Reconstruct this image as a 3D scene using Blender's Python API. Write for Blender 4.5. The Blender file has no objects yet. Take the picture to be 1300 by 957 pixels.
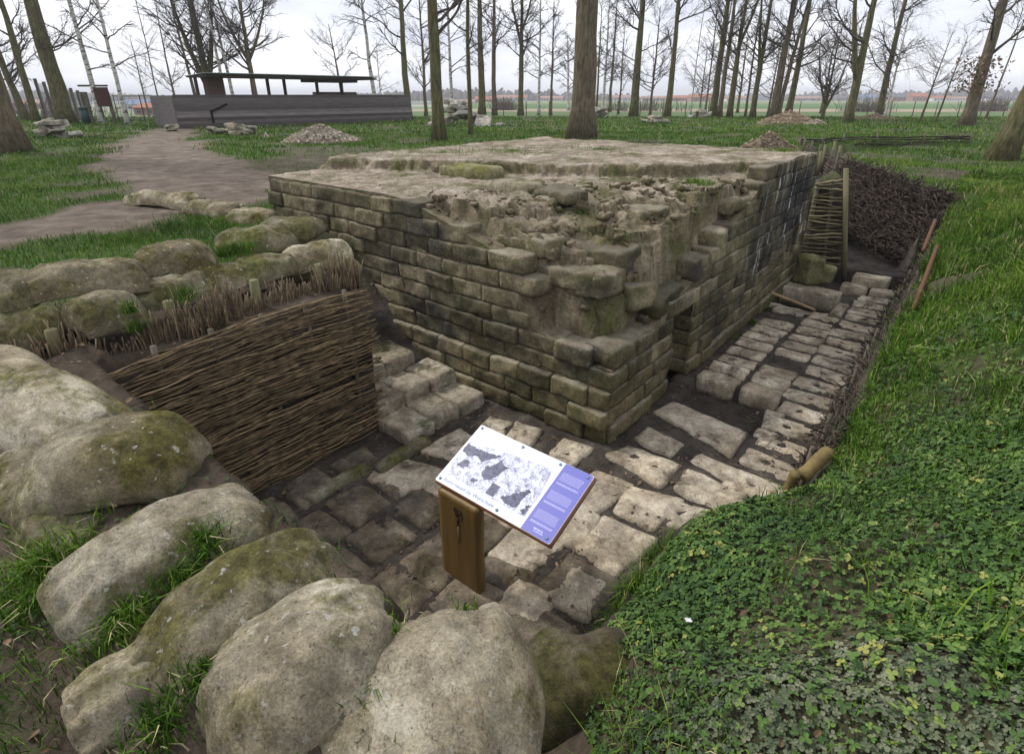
import bpy, math, random
import numpy as np
from mathutils import Vector, noise as mnoise
random.seed(7); RNG = np.random.default_rng(7)
SC = bpy.context.scene
COL = SC.collection

# ------------------------------------------------------------------ camera
F = 710.0 / 1300.0
PITCH = math.atan(312 / 710)
CH = 3.0
cam_d = bpy.data.cameras.new('camera'); cam = bpy.data.objects.new('camera', cam_d); COL.objects.link(cam)
cam.location = (0, 0, CH); cam.rotation_euler = (math.pi / 2 - PITCH, 0, 0)
cam_d.sensor_width = 36; cam_d.sensor_fit = 'HORIZONTAL'; cam_d.lens = 36 * F
cam_d.shift_y = -45.5 / 1300; cam_d.clip_start = 0.05; cam_d.clip_end = 9000
SC.camera = cam

# ------------------------------------------------------------------ world + sun + exposure
SUN_EL, SUN_AZ = math.radians(46), math.radians(-62)     # azimuth from +Y, towards -X
w = bpy.data.worlds.new('World'); SC.world = w; w.use_nodes = True
nt = w.node_tree; nt.nodes.clear()
wo = nt.nodes.new('ShaderNodeOutputWorld'); bg = nt.nodes.new('ShaderNodeBackground')
sky = nt.nodes.new('ShaderNodeTexSky'); sky.sky_type = 'NISHITA'; sky.sun_disc = False
sky.sun_elevation = SUN_EL; sky.sun_rotation = SUN_AZ; sky.air_density = 1.0; sky.dust_density = 1.5
tc = nt.nodes.new('ShaderNodeTexCoord'); mp = nt.nodes.new('ShaderNodeMapping'); mp.inputs['Scale'].default_value = (1, 1, 3.2)
nz = nt.nodes.new('ShaderNodeTexNoise'); nz.inputs['Scale'].default_value = 3.2; nz.inputs['Detail'].default_value = 6; nz.inputs['Roughness'].default_value = .55
cr = nt.nodes.new('ShaderNodeValToRGB'); cr.color_ramp.elements[0].position = .34; cr.color_ramp.elements[1].position = .66
cr.color_ramp.elements[0].color = (6.6, 6.9, 8.0, 1); cr.color_ramp.elements[1].color = (10.8, 10.9, 11.3, 1)
mx = nt.nodes.new('ShaderNodeMix'); mx.data_type = 'RGBA'; mx.inputs['Factor'].default_value = .93
nt.links.new(tc.outputs['Generated'], mp.inputs['Vector']); nt.links.new(mp.outputs[0], nz.inputs['Vector'])
nt.links.new(nz.outputs['Fac'], cr.inputs[0]); nt.links.new(sky.outputs[0], mx.inputs[6]); nt.links.new(cr.outputs[0], mx.inputs[7])
nt.links.new(mx.outputs[2], bg.inputs['Color']); bg.inputs['Strength'].default_value = .094
nt.links.new(bg.outputs[0], wo.inputs[0])
sl = bpy.data.lights.new('sun', 'SUN'); sl.energy = 2.3; sl.angle = math.radians(9); sl.color = (1, .96, .9)
so = bpy.data.objects.new('sun', sl); COL.objects.link(so)
sd = Vector((math.sin(SUN_AZ) * math.cos(SUN_EL), math.cos(SUN_AZ) * math.cos(SUN_EL), math.sin(SUN_EL)))
so.rotation_euler = sd.to_track_quat('Z', 'Y').to_euler()
SC.view_settings.view_transform = 'Standard'; SC.view_settings.look = 'None'
SC.view_settings.exposure = 0.42; SC.view_settings.gamma = 1.0; SC.view_settings.use_curve_mapping = False
SC.cycles.max_bounces = 5; SC.cycles.diffuse_bounces = 2; SC.cycles.glossy_bounces = 2; SC.cycles.transparent_max_bounces = 6
SC.cycles.use_adaptive_sampling = True

# ------------------------------------------------------------------ geometry of the place
CO = (0.89, 4.43); Rv = (.63, .777); Lv = (-.777, .63)      # near corner of the bunker, its two wall directions
def W(l, r): return CO[0] + l * Lv[0] + r * Rv[0], CO[1] + l * Lv[1] + r * Rv[1]
def LR(x, y): return (x - CO[0]) * Lv[0] + (y - CO[1]) * Lv[1], (x - CO[0]) * Rv[0] + (y - CO[1]) * Rv[1]
_c, _s = math.cos(PITCH), math.sin(PITCH)
def ray(u, v):
    a = (u - 650) / 710; d = (v - 433) / 710
    return a, _c - d * _s, -_s - d * _c
def at(u, v, z):
    a, b, c = ray(u, v); t = (z - CH) / c
    return a * t, b * t
def atY(u, v, Y):
    a, b, c = ray(u, v); t = Y / b
    return a * t, Y, CH + c * t
def atl(u, v, l):      # point of the plane l = const
    a, b, c = ray(u, v); k = a * Lv[0] + b * Lv[1]; t = (l + CO[0] * Lv[0] + CO[1] * Lv[1]) / k
    return LR(a * t, b * t)[1], CH + c * t

# ------------------------------------------------------------------ numpy noise
def _h(ix, iy, iz):
    n = (ix.astype(np.int64) * 73856093) ^ (iy.astype(np.int64) * 19349663) ^ (iz.astype(np.int64) * 83492791)
    n = (n ^ (n >> 13)) * 1274126177 & 0x7fffffff
    n = (n ^ (n >> 15)) * 2246822519 & 0x7fffffff
    return (n & 0xffff) / 65535.0
def vnoise(p):
    p = np.asarray(p, float); i = np.floor(p); f = p - i; f = f * f * (3 - 2 * f); i = i.astype(np.int64)
    x, y, z = i[..., 0], i[..., 1], i[..., 2]; r = 0
    for dx in (0, 1):
        wx = f[..., 0] if dx else 1 - f[..., 0]
        for dy in (0, 1):
            wy = f[..., 1] if dy else 1 - f[..., 1]
            for dz in (0, 1):
                wz = f[..., 2] if dz else 1 - f[..., 2]
                r = r + wx * wy * wz * _h(x + dx, y + dy, z + dz)
    return r * 2 - 1
def fbm(p, oct=3, sc=1.0):
    p = np.asarray(p, float) * sc; a = 1; r = 0
    for k in range(oct):
        r = r + a * vnoise(p + 17.3 * k); p = p * 2.03; a *= .5
    return r
def fbm2(x, y, sc, oct=3, seed=0):
    return fbm(np.stack([x, y, np.full_like(x, seed * 7.7 + .31)], -1), oct, sc)
def sm(t): t = np.clip(t, 0, 1); return t * t * (3 - 2 * t)

# ------------------------------------------------------------------ terrain height
G = 1.4
def le(r): return -1.02 - .56 * sm((r + 1.2) / 1.2)
def rect(l, r, l0, l1, r0, r1):
    dl = np.maximum(np.maximum(l0 - l, l - l1), 0); dr = np.maximum(np.maximum(r0 - r, r - r1), 0)
    return np.hypot(dl, dr)
def capd(x, y, pts):
    d = np.full_like(x, 1e9)
    for (ax, ay), (bx, by) in zip(pts, pts[1:]):
        vx, vy = bx - ax, by - ay; t = np.clip(((x - ax) * vx + (y - ay) * vy) / (vx * vx + vy * vy), 0, 1)
        d = np.minimum(d, np.hypot(x - ax - t * vx, y - ay - t * vy))
    return d
FAR_TRENCH = [(6.1, 9.0), (6.5, 10.4), (6.95, 12.4), (8.2, 15.2), (9.6, 18.5), (12.5, 20.2), (17, 20.6)]
def T(x, y):
    x = np.asarray(x, float); y = np.asarray(y, float)
    l, r = LR(x, y)
    dist = np.hypot(x, y)
    near = np.clip(1 - dist / 60, 0, 1)
    g = G + .05 * near * fbm2(x, y, .7, 3) + .012 * near * fbm2(x, y, 5, 2, 3)
    g = g + .10 * np.clip(fbm2(x, y, .16, 2, 5), -1, 1) * sm((dist - 14) / 10) * near
    g = g - .0068 * np.maximum(y - 48, 0) - np.minimum(.022 * np.maximum(y - 46, 0), 3) * sm((-x - 12) / 20)
    mud = .016 * fbm2(x, y, 6, 3, 1) + .01 * fbm2(x, y, 17, 2, 2)
    LE = le(r)
    z = g
    # right-hand bank : revetment then a slope up to the meadow
    d = LE - l
    bankz = mud + (.46 + .2 * sm((r - .3) / 1.2)) * sm(d / .16) + np.maximum(d - .12, 0) * .60 + .17 * fbm2(x, y, 1.4, 3, 9) * sm(d / .4)
    along = sm((r + 3.5) / .5) * sm((9.2 - r) / 1.6)
    z = np.where(d > 0, np.minimum(z, bankz * along + g * (1 - along) + (1 - along) * 0), z)
    def cut(z, dd, floor, wd): return np.minimum(z, floor + (g - floor) * sm(dd / wd))
    z = cut(z, rect(l, r, -1.02, 1.86, -3.08, -.02), mud, .13)
    inB = rect(l, r, -9, .0, -3.08, 7.0)
    z = np.where((l >= LE) & (l < .0) & (r > -3.08) & (r < 7.0), mud, z)
    z = np.minimum(z, np.where((l >= LE) & (l < 1.86), mud + (g - mud) * sm(np.maximum(-3.08 - r, 0) / .13) + 9 * (r > 7), 9))
    # stair corridor
    fl = np.clip(-.06 + (l - 1.6) * .36 + .35 * np.maximum(l - 2.6, 0), 0, 1.4)
    z = cut(z, rect(l, r, 1.5, 4.3, -1.1, -.02), fl, .12)
    # trench beyond the right-hand bay
    cd = capd(x, y, FAR_TRENCH)
    tfl = .22 + .05 * np.clip(y - 9, 0, 8)
    z = np.minimum(z, tfl + (g - tfl) * sm((cd - .42) / .28))
    win = sm((y - 8.85 - .8 * np.maximum(x - 7.0, 0)) / .6) * sm((14.2 - y) / .8)
    z = np.where(x > 6.3, np.minimum(z, (.2 + np.maximum(x - 6.95, 0) * 1.15 + mud) * win + 3 * (1 - win)), z)
    z = z + .32 * sm((.75 - np.hypot(l + .3, (r - 7.6) / 1.0)) / .5) * (z > 1.0)
    rid = sm((r + 3.95) / .3) * sm((-3.06 - r) / .06) * sm((l + 1.5) / .2) * sm((3.0 - l) / .3)
    z = z + rid * (.10 + .03 * fbm2(x, y, 6, 3, 77)) * (z > 1.2)
    # drain, pit
    z = np.where((l > -1.06) & (l < -.14) & (r > 1.02) & (r < 1.86), -.15 + mud, z)
    z = np.where((l > -.84) & (l < .0) & (r > 4.96) & (r < 5.72), -.5, z)
    z = np.where((l > .1) & (l < 5.38) & (r > .1) & (r < 6.32), -.1, z)
    return z

# ------------------------------------------------------------------ object helpers
def tag(o, label=None, cat=None, group=None, kind=None):
    if label: o['label'] = label
    if cat: o['category'] = cat
    if group: o['group'] = group
    if kind: o['kind'] = kind
    return o
def empty(name, loc, label, cat, group=None):
    o = bpy.data.objects.new(name, None); o.location = loc; COL.objects.link(o); o.empty_display_size = .2
    return tag(o, label, cat, group)
def mesh_np(name, V, faces, m, parent=None, smooth=True, attrs=None, origin=None):
    """faces: list of (M,k) int arrays"""
    V = np.asarray(V, np.float64)
    if parent is not None: org = np.array(parent.location if parent.parent is None else parent['_org'])
    elif origin is not None: org = np.array(origin, float)
    else: org = np.zeros(3)
    me = bpy.data.meshes.new(name)
    Vl = (V - org).astype(np.float32)
    if not isinstance(faces, list): faces = [faces]
    faces = [f for f in faces if len(f)]
    me.vertices.add(len(Vl)); me.vertices.foreach_set('co', Vl.ravel())
    li = np.concatenate([f.ravel() for f in faces]).astype(np.int32)
    tot = np.concatenate([np.full(len(f), f.shape[1]) for f in faces]).astype(np.int32)
    st = np.concatenate([[0], np.cumsum(tot)[:-1]]).astype(np.int32)
    me.loops.add(len(li)); me.loops.foreach_set('vertex_index', li)
    me.polygons.add(len(tot)); me.polygons.foreach_set('loop_start', st)
    me.polygons.foreach_set('use_smooth', np.full(len(tot), smooth, dtype=bool))
    me.update(calc_edges=True)
    if attrs:
        for k, a in attrs.items():
            at_ = me.attributes.new(k, 'FLOAT', 'POINT'); at_.data.foreach_set('value', np.asarray(a, np.float32))
    if m: me.materials.append(m)
    o = bpy.data.objects.new(name, me); COL.objects.link(o)
    if parent is not None: o.parent = parent; 
    else: o.location = org
    return o
class MB:
    def __init__(s): s.V = []; s.F = {}; s.n = 0; s.A = []
    def add(s, V, F, a=None):
        V = np.asarray(V, float).reshape(-1, 3)
        for f in (F if isinstance(F, list) else [F]):
            f = np.asarray(f, int)
            if len(f): s.F.setdefault(f.shape[1], []).append(f + s.n)
        s.V.append(V); s.n += len(V)
        if a is None: a = random.random()
        s.A.append(np.broadcast_to(np.asarray(a, float), (len(V),)))
        return s
    def build(s, name, m, parent=None, smooth=True, origin=None):
        return mesh_np(name, np.concatenate(s.V), [np.concatenate(v) for v in s.F.values()], m, parent, smooth, {'tint': np.concatenate(s.A)}, origin)
_rb = {}
def rb_tmpl(nx, ny, nz):
    k = (nx, ny, nz)
    if k in _rb: return _rb[k]
    V = []; F = []; idx = {}
    def vid(i, j, q):
        if (i, j, q) not in idx: idx[(i, j, q)] = len(V); V.append((2 * i / nx - 1, 2 * j / ny - 1, 2 * q / nz - 1))
        return idx[(i, j, q)]
    for i in range(nx):
        for j in range(ny):
            F.append([vid(i, j, 0), vid(i, j + 1, 0), vid(i + 1, j + 1, 0), vid(i + 1, j, 0)])
            F.append([vid(i, j, nz), vid(i + 1, j, nz), vid(i + 1, j + 1, nz), vid(i, j + 1, nz)])
    for i in range(nx):
        for q in range(nz):
            F.append([vid(i, 0, q), vid(i + 1, 0, q), vid(i + 1, 0, q + 1), vid(i, 0, q + 1)])
            F.append([vid(i, ny, q), vid(i, ny, q + 1), vid(i + 1, ny, q + 1), vid(i + 1, ny, q)])
    for j in range(ny):
        for q in range(nz):
            F.append([vid(0, j, q), vid(0, j, q + 1), vid(0, j + 1, q + 1), vid(0, j + 1, q)])
            F.append([vid(nx, j, q), vid(nx, j + 1, q), vid(nx, j + 1, q + 1), vid(nx, j, q + 1)])
    _rb[k] = (np.array(V, float), np.array(F, int)); return _rb[k]
def rbox(c, ax, ay, az, h, rad=.02, res=.045, amp=.008, nsc=7, big=0, lim=28):
    """rounded noisy box: centre, three unit axes, half sizes"""
    n = [int(np.clip(round(2 * hh / res), 1, lim)) for hh in h]
    P, Fc = rb_tmpl(*n); h = np.array(h); rad = min(rad, h.min() * .95)
    p = P * h; inner = np.clip(p, -(h - rad), h - rad); d = p - inner
    ln = np.linalg.norm(d, axis=1, keepdims=True); ln[ln < 1e-9] = 1; nrm = d / ln; p = inner + rad * nrm
    A = np.array([ax, ay, az], float); Wp = p @ A + np.array(c); nw = nrm @ A
    k = fbm(Wp, 3, nsc)
    Wp = Wp + nw * (amp * k)[:, None]
    if big: Wp = Wp + big * np.stack([fbm(Wp + s_, 2, 2.2) for s_ in (3, 13, 23)], -1)
    return Wp, Fc
def box(c, ax, ay, az, h):
    P, Fc = rb_tmpl(1, 1, 1); return (P * np.array(h)) @ np.array([ax, ay, az], float) + np.array(c), Fc
X3, Y3, Z3 = (1, 0, 0), (0, 1, 0), (0, 0, 1)
LA, RA = (Lv[0], Lv[1], 0), (Rv[0], Rv[1], 0)
def tubes(P, Rr, sides=5, cap=True):
    """P (N,K,3), Rr (N,K)"""
    P = np.asarray(P, float); Rr = np.asarray(Rr, float); N, K, _ = P.shape
    Tn = np.gradient(P, axis=1); Tn /= np.linalg.norm(Tn, axis=2, keepdims=True) + 1e-9
    m = Tn.mean(1); ref = np.where(np.abs(m[:, 2:3]) > .8, np.array([[1., .13, 0]]), np.array([[.05, .11, 1.]]))[:, None, :]
    U = np.cross(Tn, ref); U /= np.linalg.norm(U, axis=2, keepdims=True) + 1e-9; Vv = np.cross(Tn, U)
    a = np.arange(sides) * 2 * math.pi / sides
    V = P[:, :, None, :] + Rr[:, :, None, None] * (np.cos(a)[None, None, :, None] * U[:, :, None, :] + np.sin(a)[None, None, :, None] * Vv[:, :, None, :])
    b = (np.arange(N) * K * sides)[:, None, None] + (np.arange(K - 1) * sides)[None, :, None]
    i = np.arange(sides)[None, None, :]; j = (i + 1) % sides
    Fq = np.stack([b + i, b + sides + i, b + sides + j, b + j], -1).reshape(-1, 4)
    fs = [Fq]
    if cap and sides > 3 or cap:
        e0 = (np.arange(N) * K * sides)[:, None] + np.arange(sides)[None, :]
        fs.append(e0); fs.append(e0[:, ::-1] + (K - 1) * sides)
    # merge same-size arrays
    out = {}
    for f in fs: out.setdefault(f.shape[1], []).append(f)
    return V.reshape(-1, 3), [np.concatenate(v) for v in out.values()]

# ------------------------------------------------------------------ materials
class N:
    def __init__(s, name, rough=.85, spec=.15):
        s.m = bpy.data.materials.new(name); s.m.use_nodes = True; s.t = s.m.node_tree
        s.b = s.t.nodes['Principled BSDF']; s.b.inputs['Roughness'].default_value = rough
        s.b.inputs['Specular IOR Level'].default_value = spec
        s.tc = s.t.nodes.new('ShaderNodeTexCoord')
    def new(s, k): return s.t.nodes.new(k)
    def lk(s, a, b): s.t.links.new(a, b)
    def noise(s, sc, det=4, rough=.6, vec=None, scale3=None, dist=0):
        n = s.new('ShaderNodeTexNoise'); n.inputs['Scale'].default_value = sc; n.inputs['Detail'].default_value = det
        n.inputs['Roughness'].default_value = rough; n.inputs['Distortion'].default_value = dist
        v = vec or s.tc.outputs['Object']
        if scale3:
            mp_ = s.new('ShaderNodeMapping'); mp_.inputs['Scale'].default_value = scale3; s.lk(v, mp_.inputs[0]); v = mp_.outputs[0]
        s.lk(v, n.inputs['Vector']); return n.outputs['Fac']
    def ramp(s, fac, stops, const=False):
        r = s.new('ShaderNodeValToRGB'); e = r.color_ramp.elements
        if const: r.color_ramp.interpolation = 'CONSTANT'
        while len(e) < len(stops): e.new(.5)
        for k, (p, c) in enumerate(stops):
            e[k].position = p; e[k].color = (c, c, c, 1) if isinstance(c, (int, float)) else (*c, 1)
        s.lk(fac, r.inputs[0]); return r.outputs[0]
    def mix(s, f, a, b, mode='MIX'):
        x = s.new('ShaderNodeMix'); x.data_type = 'RGBA'; x.blend_type = mode
        for k, v in ((0, f), (6, a), (7, b)):
            if isinstance(v, (int, float)): x.inputs[k].default_value = v if k == 0 else (v, v, v, 1)
            elif isinstance(v, tuple): x.inputs[k].default_value = (*v, 1)
            else: s.lk(v, x.inputs[k])
        return x.outputs[2]
    def math(s, op, a, b=0, clamp=False):
        x = s.new('ShaderNodeMath'); x.operation = op; x.use_clamp = clamp
        for k, v in ((0, a), (1, b)):
            if isinstance(v, (int, float)): x.inputs[k].default_value = v
            else: s.lk(v, x.inputs[k])
        return x.outputs[0]
    def attr(s, nm='tint'):
        a = s.new('ShaderNodeAttribute'); a.attribute_name = nm; return a.outputs['Fac']
    def up(s):
        g = s.new('ShaderNodeNewGeometry'); sp = s.new('ShaderNodeSeparateXYZ'); s.lk(g.outputs['Normal'], sp.inputs[0]); return sp.outputs[2]
    def pos(s):
        g = s.new('ShaderNodeNewGeometry'); return g.outputs['Position']
    def xyz(s, v):
        sp = s.new('ShaderNodeSeparateXYZ'); s.lk(v, sp.inputs[0]); return sp.outputs
    def bump(s, h, dist=.02, strength=.6):
        b = s.new('ShaderNodeBump'); b.inputs['Distance'].default_value = dist; b.inputs['Strength'].default_value = strength
        s.lk(h, b.inputs['Height']); s.lk(b.outputs[0], s.b.inputs['Normal'])
    def col(s, c):
        if isinstance(c, tuple): s.b.inputs['Base Color'].default_value = (*c, 1)
        else: s.lk(c, s.b.inputs['Base Color'])
        return s
def stone(name, dark, mid, light, moss=(.055, .062, .018), mossamt=.5, mossup=True, sc=4, pits=True, bumpd=.012, lichen=.0, tintamt=.35, usepos=True):
    n = N(name, .93, .15); P = n.pos() if usepos else n.tc.outputs['Object']
    a = n.noise(sc, 6, .65, P); b = n.noise(sc * 7, 4, .7, P); 
    c = n.ramp(a, [(.28, dark), (.5, mid), (.72, light)])
    c = n.mix(.55, c, n.ramp(b, [(.3, (.28, .27, .25)), (.5, (.5, .5, .5)), (.7, (.78, .77, .74))]), 'OVERLAY')
    mo = n.noise(sc * .8, 5, .7, P, dist=.4)
    mf = n.ramp(mo, [(.62 - .3 * mossamt, 0.), (.74 - .3 * mossamt, 1.)])
    mcol = n.ramp(b, [(.35, tuple(k * .55 for k in moss)), (.65, tuple(k * 1.7 for k in moss))])
    if mossup:
        up = n.ramp(n.up(), [(.0, .45), (.6, 1.)]); mf = n.math('MULTIPLY', mf, up)
    c = n.mix(n.math('MULTIPLY', mf, .85), c, mcol)
    if lichen:
        lf = n.ramp(n.noise(sc * 9, 3, .5, P), [(.70 - .1 * lichen, 0.), (.76 - .1 * lichen, .8)]); c = n.mix(lf, c, (.55, .54, .48))
    g1 = n.noise(sc * 34, 5, .8, P); g2 = n.noise(sc * 16, 3, .6, P, dist=1.2)
    c = n.mix(.85, c, n.ramp(g1, [(.3, .2), (.5, .5), (.7, .82)]), 'OVERLAY')
    c = n.mix(.6, c, n.ramp(n.noise(sc * 1.3, 4, .6, P, dist=.8), [(.35, .28), (.5, .5), (.65, .74)]), 'OVERLAY')
    c = n.mix(n.ramp(g2, [(.30, .75), (.40, 0.)]), c, (.05, .045, .033))
    c = n.mix(n.ramp(n.noise(sc * .45, 3, .5, P), [(.42, .45), (.6, 0.)]), c, n.mix(1., c, (.62, .55, .42), 'MULTIPLY'))
    t = n.ramp(n.attr(), [(0, .62), (.5, .95), (1., 1.25)])
    c = n.mix(tintamt * 1.0, c, n.mix(1.0, c, t, 'MULTIPLY'))
    n.col(c)
    hgt = n.math('ADD', n.math('MULTIPLY', a, .7), n.math('MULTIPLY', g1, .45))
    n.bump(hgt, bumpd * 1.8, 1.); return n.m
M = {}
M['block'] = None
M['bag'] = stone('concrete_bag', (.14, .115, .07), (.27, .235, .16), (.46, .42, .32), moss=(.09, .085, .018), mossamt=.55, sc=3.5, lichen=.5, bumpd=.016)
M['bagpale'] = stone('concrete_bag_pale', (.18, .15, .10), (.38, .335, .245), (.60, .55, .44), moss=(.10, .095, .02), mossamt=.46, sc=3.5, lichen=.5, bumpd=.016)
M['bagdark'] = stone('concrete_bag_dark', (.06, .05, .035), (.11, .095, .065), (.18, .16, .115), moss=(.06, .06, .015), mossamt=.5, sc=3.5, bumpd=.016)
M['bagmoss'] = stone('concrete_bag_mossy', (.12, .11, .07), (.22, .2, .14), (.33, .31, .23), moss=(.085, .085, .02), mossamt=.6, sc=3.5, lichen=.2, bumpd=.016)
M['pave'] = stone('paving_concrete', (.20, .17, .13), (.41, .355, .275), (.56, .50, .40), moss=(.06, .048, .033), mossamt=.24, sc=3.5, mossup=False, bumpd=.006)
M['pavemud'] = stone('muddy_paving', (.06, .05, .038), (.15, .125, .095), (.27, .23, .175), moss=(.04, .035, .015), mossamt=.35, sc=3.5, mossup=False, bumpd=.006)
M['slabstone'] = stone('broken_slab', (.16, .145, .11), (.3, .28, .22), (.5, .47, .4), mossamt=.35, sc=3)
M['step'] = stone('step_concrete', (.17, .145, .11), (.36, .315, .245), (.52, .47, .38), mossamt=.3, sc=4, bumpd=.008)
M['grn'] = stone('mossy_boulder', (.14, .13, .06), (.26, .25, .14), (.4, .38, .25), moss=(.13, .13, .022), mossamt=.5, sc=4)

def make_block(name, right=False):
    n = N(name, .93, .15); P = n.pos()
    a = n.noise(2.2, 6, .7, P); b = n.noise(26, 4, .75, P); c0 = n.noise(.9, 3, .6, P)
    c = n.ramp(a, [(.32, (.06, .05, .03)), (.5, (.19, .162, .10)), (.68, (.37, .32, .21))])
    lowz = n.ramp(n.math('MULTIPLY', n.xyz(P)[2], .5), [(.1, 1.), (.42, 0.)])
    c = n.mix(n.math('MULTIPLY', lowz, .6), c, n.ramp(a, [(.32, (.10, .085, .035)), (.55, (.24, .20, .10)), (.7, (.38, .32, .19))]))
    c = n.mix(.6, c, n.ramp(b, [(.28, (.2, .19, .17)), (.5, (.5, .5, .5)), (.72, (.85, .84, .8))]), 'OVERLAY')
    z = n.xyz(P)[2]
    mo = n.ramp(n.noise(1.6, 6, .7, P, dist=.5), [(.42, 0.), (.6, 1.)])
    c = n.mix(n.math('MULTIPLY', mo, .62), c, n.ramp(b, [(.3, (.05, .052, .02)), (.7, (.125, .12, .045))]))
    # damp soot blotches
    df = n.ramp(n.noise(1.1, 4, .6, P, scale3=(1, 1, .6)), [(.54, 0.), (.66, .75)])
    c = n.mix(df, c, (.055, .05, .052))
    up = n.ramp(n.up(), [(.45, 0.), (.8, .7)]); c = n.mix(up, c, n.ramp(n.noise(5, 5, .7, P), [(.35, (.16, .13, .09)), (.6, (.32, .29, .22))]))
    if right:
        rr = n.attr('rr'); zz = n.attr('zz')
        band = n.math('MULTIPLY', n.ramp(rr, [(.50, 0.), (.60, 1.), (.95, 1.), (1., .3)]), n.ramp(zz, [(.28, 0.), (.42, 1.), (.86, 1.), (.97, .2)]))
        dk = n.math('MULTIPLY', band, n.ramp(n.noise(2.2, 4, .6, P, scale3=(1, 1, .35)), [(.36, .1), (.55, .9)]))
        c = n.mix(dk, c, (.03, .03, .036))
        cv = n.new('ShaderNodeCombineXYZ'); n.lk(n.math('MULTIPLY', rr, 60), cv.inputs[0]); n.lk(n.math('MULTIPLY', zz, 1.3), cv.inputs[1])
        wv = n.noise(1.0, 4, .6, cv.outputs[0])
        wf = n.math('MULTIPLY', n.ramp(wv, [(.585, 0.), (.64, 1.)]), band)
        c = n.mix(n.math('MULTIPLY', wf, .9), c, (.62, .6, .56))
    g1 = n.noise(110, 5, .8, P); c = n.mix(.8, c, n.ramp(g1, [(.3, .2), (.5, .5), (.7, .82)]), 'OVERLAY')
    lf = n.ramp(n.noise(38, 3, .5, P), [(.64, 0.), (.70, .6)]); c = n.mix(lf, c, (.36, .35, .3))
    t = n.ramp(n.attr(), [(0, .6), (.5, 1.), (1., 1.4)]); c = n.mix(1.0, c, t, 'MULTIPLY')
    n.col(c)
    hgt = n.math('ADD', n.math('MULTIPLY', n.noise(9, 5, .7, P), .8), n.math('MULTIPLY', g1, .5))
    n.bump(hgt, .035, 1.); return n.m
M['block'] = make_block('bunker_concrete'); M['blockR'] = make_block('bunker_concrete_streaked', True)
def make_core():
    n = N('bunker_core', .95, .1); P = n.pos(); a = n.noise(3, 6, .7, P); b = n.noise(30, 4, .8, P)
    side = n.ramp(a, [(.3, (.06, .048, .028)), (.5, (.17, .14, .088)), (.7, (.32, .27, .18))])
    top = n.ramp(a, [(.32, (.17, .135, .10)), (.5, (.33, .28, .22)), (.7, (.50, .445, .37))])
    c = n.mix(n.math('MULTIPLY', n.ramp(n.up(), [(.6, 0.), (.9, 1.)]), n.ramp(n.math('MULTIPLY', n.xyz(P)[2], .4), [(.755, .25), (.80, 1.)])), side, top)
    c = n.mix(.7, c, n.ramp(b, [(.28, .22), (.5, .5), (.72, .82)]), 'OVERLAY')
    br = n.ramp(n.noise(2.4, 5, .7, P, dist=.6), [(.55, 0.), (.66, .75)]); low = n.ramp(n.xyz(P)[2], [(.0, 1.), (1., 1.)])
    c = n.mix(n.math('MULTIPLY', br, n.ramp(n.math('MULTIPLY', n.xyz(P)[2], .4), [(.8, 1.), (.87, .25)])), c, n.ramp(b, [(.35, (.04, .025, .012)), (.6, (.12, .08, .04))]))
    pt = n.ramp(n.noise(1.9, 6, .75, P, dist=.7), [(.46, 0.), (.60, .8)]); c = n.mix(pt, c, n.ramp(b, [(.3, (.085, .065, .04)), (.7, (.24, .20, .14))]))
    gr = n.ramp(n.noise(1.4, 5, .7, P, dist=.5), [(.51, 0.), (.64, .8)]); c = n.mix(gr, c, n.ramp(b, [(.3, (.045, .055, .015)), (.7, (.12, .125, .04))]))
    n.col(c); n.bump(n.math('ADD', n.noise(14, 5, .75, P), n.math('MULTIPLY', b, .5)), .03, 1.0); return n.m
M['core'] = make_core()
def simple(name, c, rough=.7, spec=.3, noisec=None, sc=8, scale3=None, bumpd=0, tint=False, metal=0):
    n = N(name, rough, spec); n.b.inputs['Metallic'].default_value = metal
    if noisec is None: noisec = tuple(k * .6 for k in c)
    P = n.tc.outputs['Object']; a = n.noise(sc, 5, .65, P, scale3)
    cc = n.ramp(a, [(.3, noisec), (.7, c)])
    if tint: cc = n.mix(1., cc, n.ramp(n.attr(), [(0, .45), (.5, .95), (1, 1.5)]), 'MULTIPLY')
    n.col(cc)
    if bumpd: n.bump(a, bumpd, .8)
    return n.m
M['stick'] = simple('dry_sticks', (.30, .215, .115), .75, .25, (.075, .052, .03), 14, tint=True, bumpd=.004)
M['reed'] = simple('reed_sticks', (.235, .175, .105), .75, .25, (.085, .062, .038), 14, tint=True, bumpd=.003)
M['darkstick'] = simple('dark_brush', (.085, .062, .048), .8, .2, (.03, .022, .017), 10, tint=True, bumpd=.004)
M['pole'] = simple('peeled_poles', (.30, .26, .15), .75, .25, (.13, .11, .06), 9, tint=True, bumpd=.004)
M['stakewood'] = simple('stake_wood', (.21, .19, .11), .8, .2, (.1, .1, .04), 7, scale3=(1, 1, .2), bumpd=.004)
M['orangestake'] = simple('reddish_stake_wood', (.105, .06, .036), .8, .2, (.13, .055, .025), 9, bumpd=.004)
M['plank'] = simple('sawn_plank', (.38, .27, .15), .7, .25, (.18, .12, .065), 6, scale3=(1, 1, 1), bumpd=.002)
M['greypost'] = simple('weathered_post', (.16, .14, .11), .85, .2, (.07, .06, .045), 8, scale3=(1, 1, .2), bumpd=.003)
M['duck'] = simple('worn_path_clay', (.2, .155, .135), .85, .2, (.13, .1, .085), 5, bumpd=.004)

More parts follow.
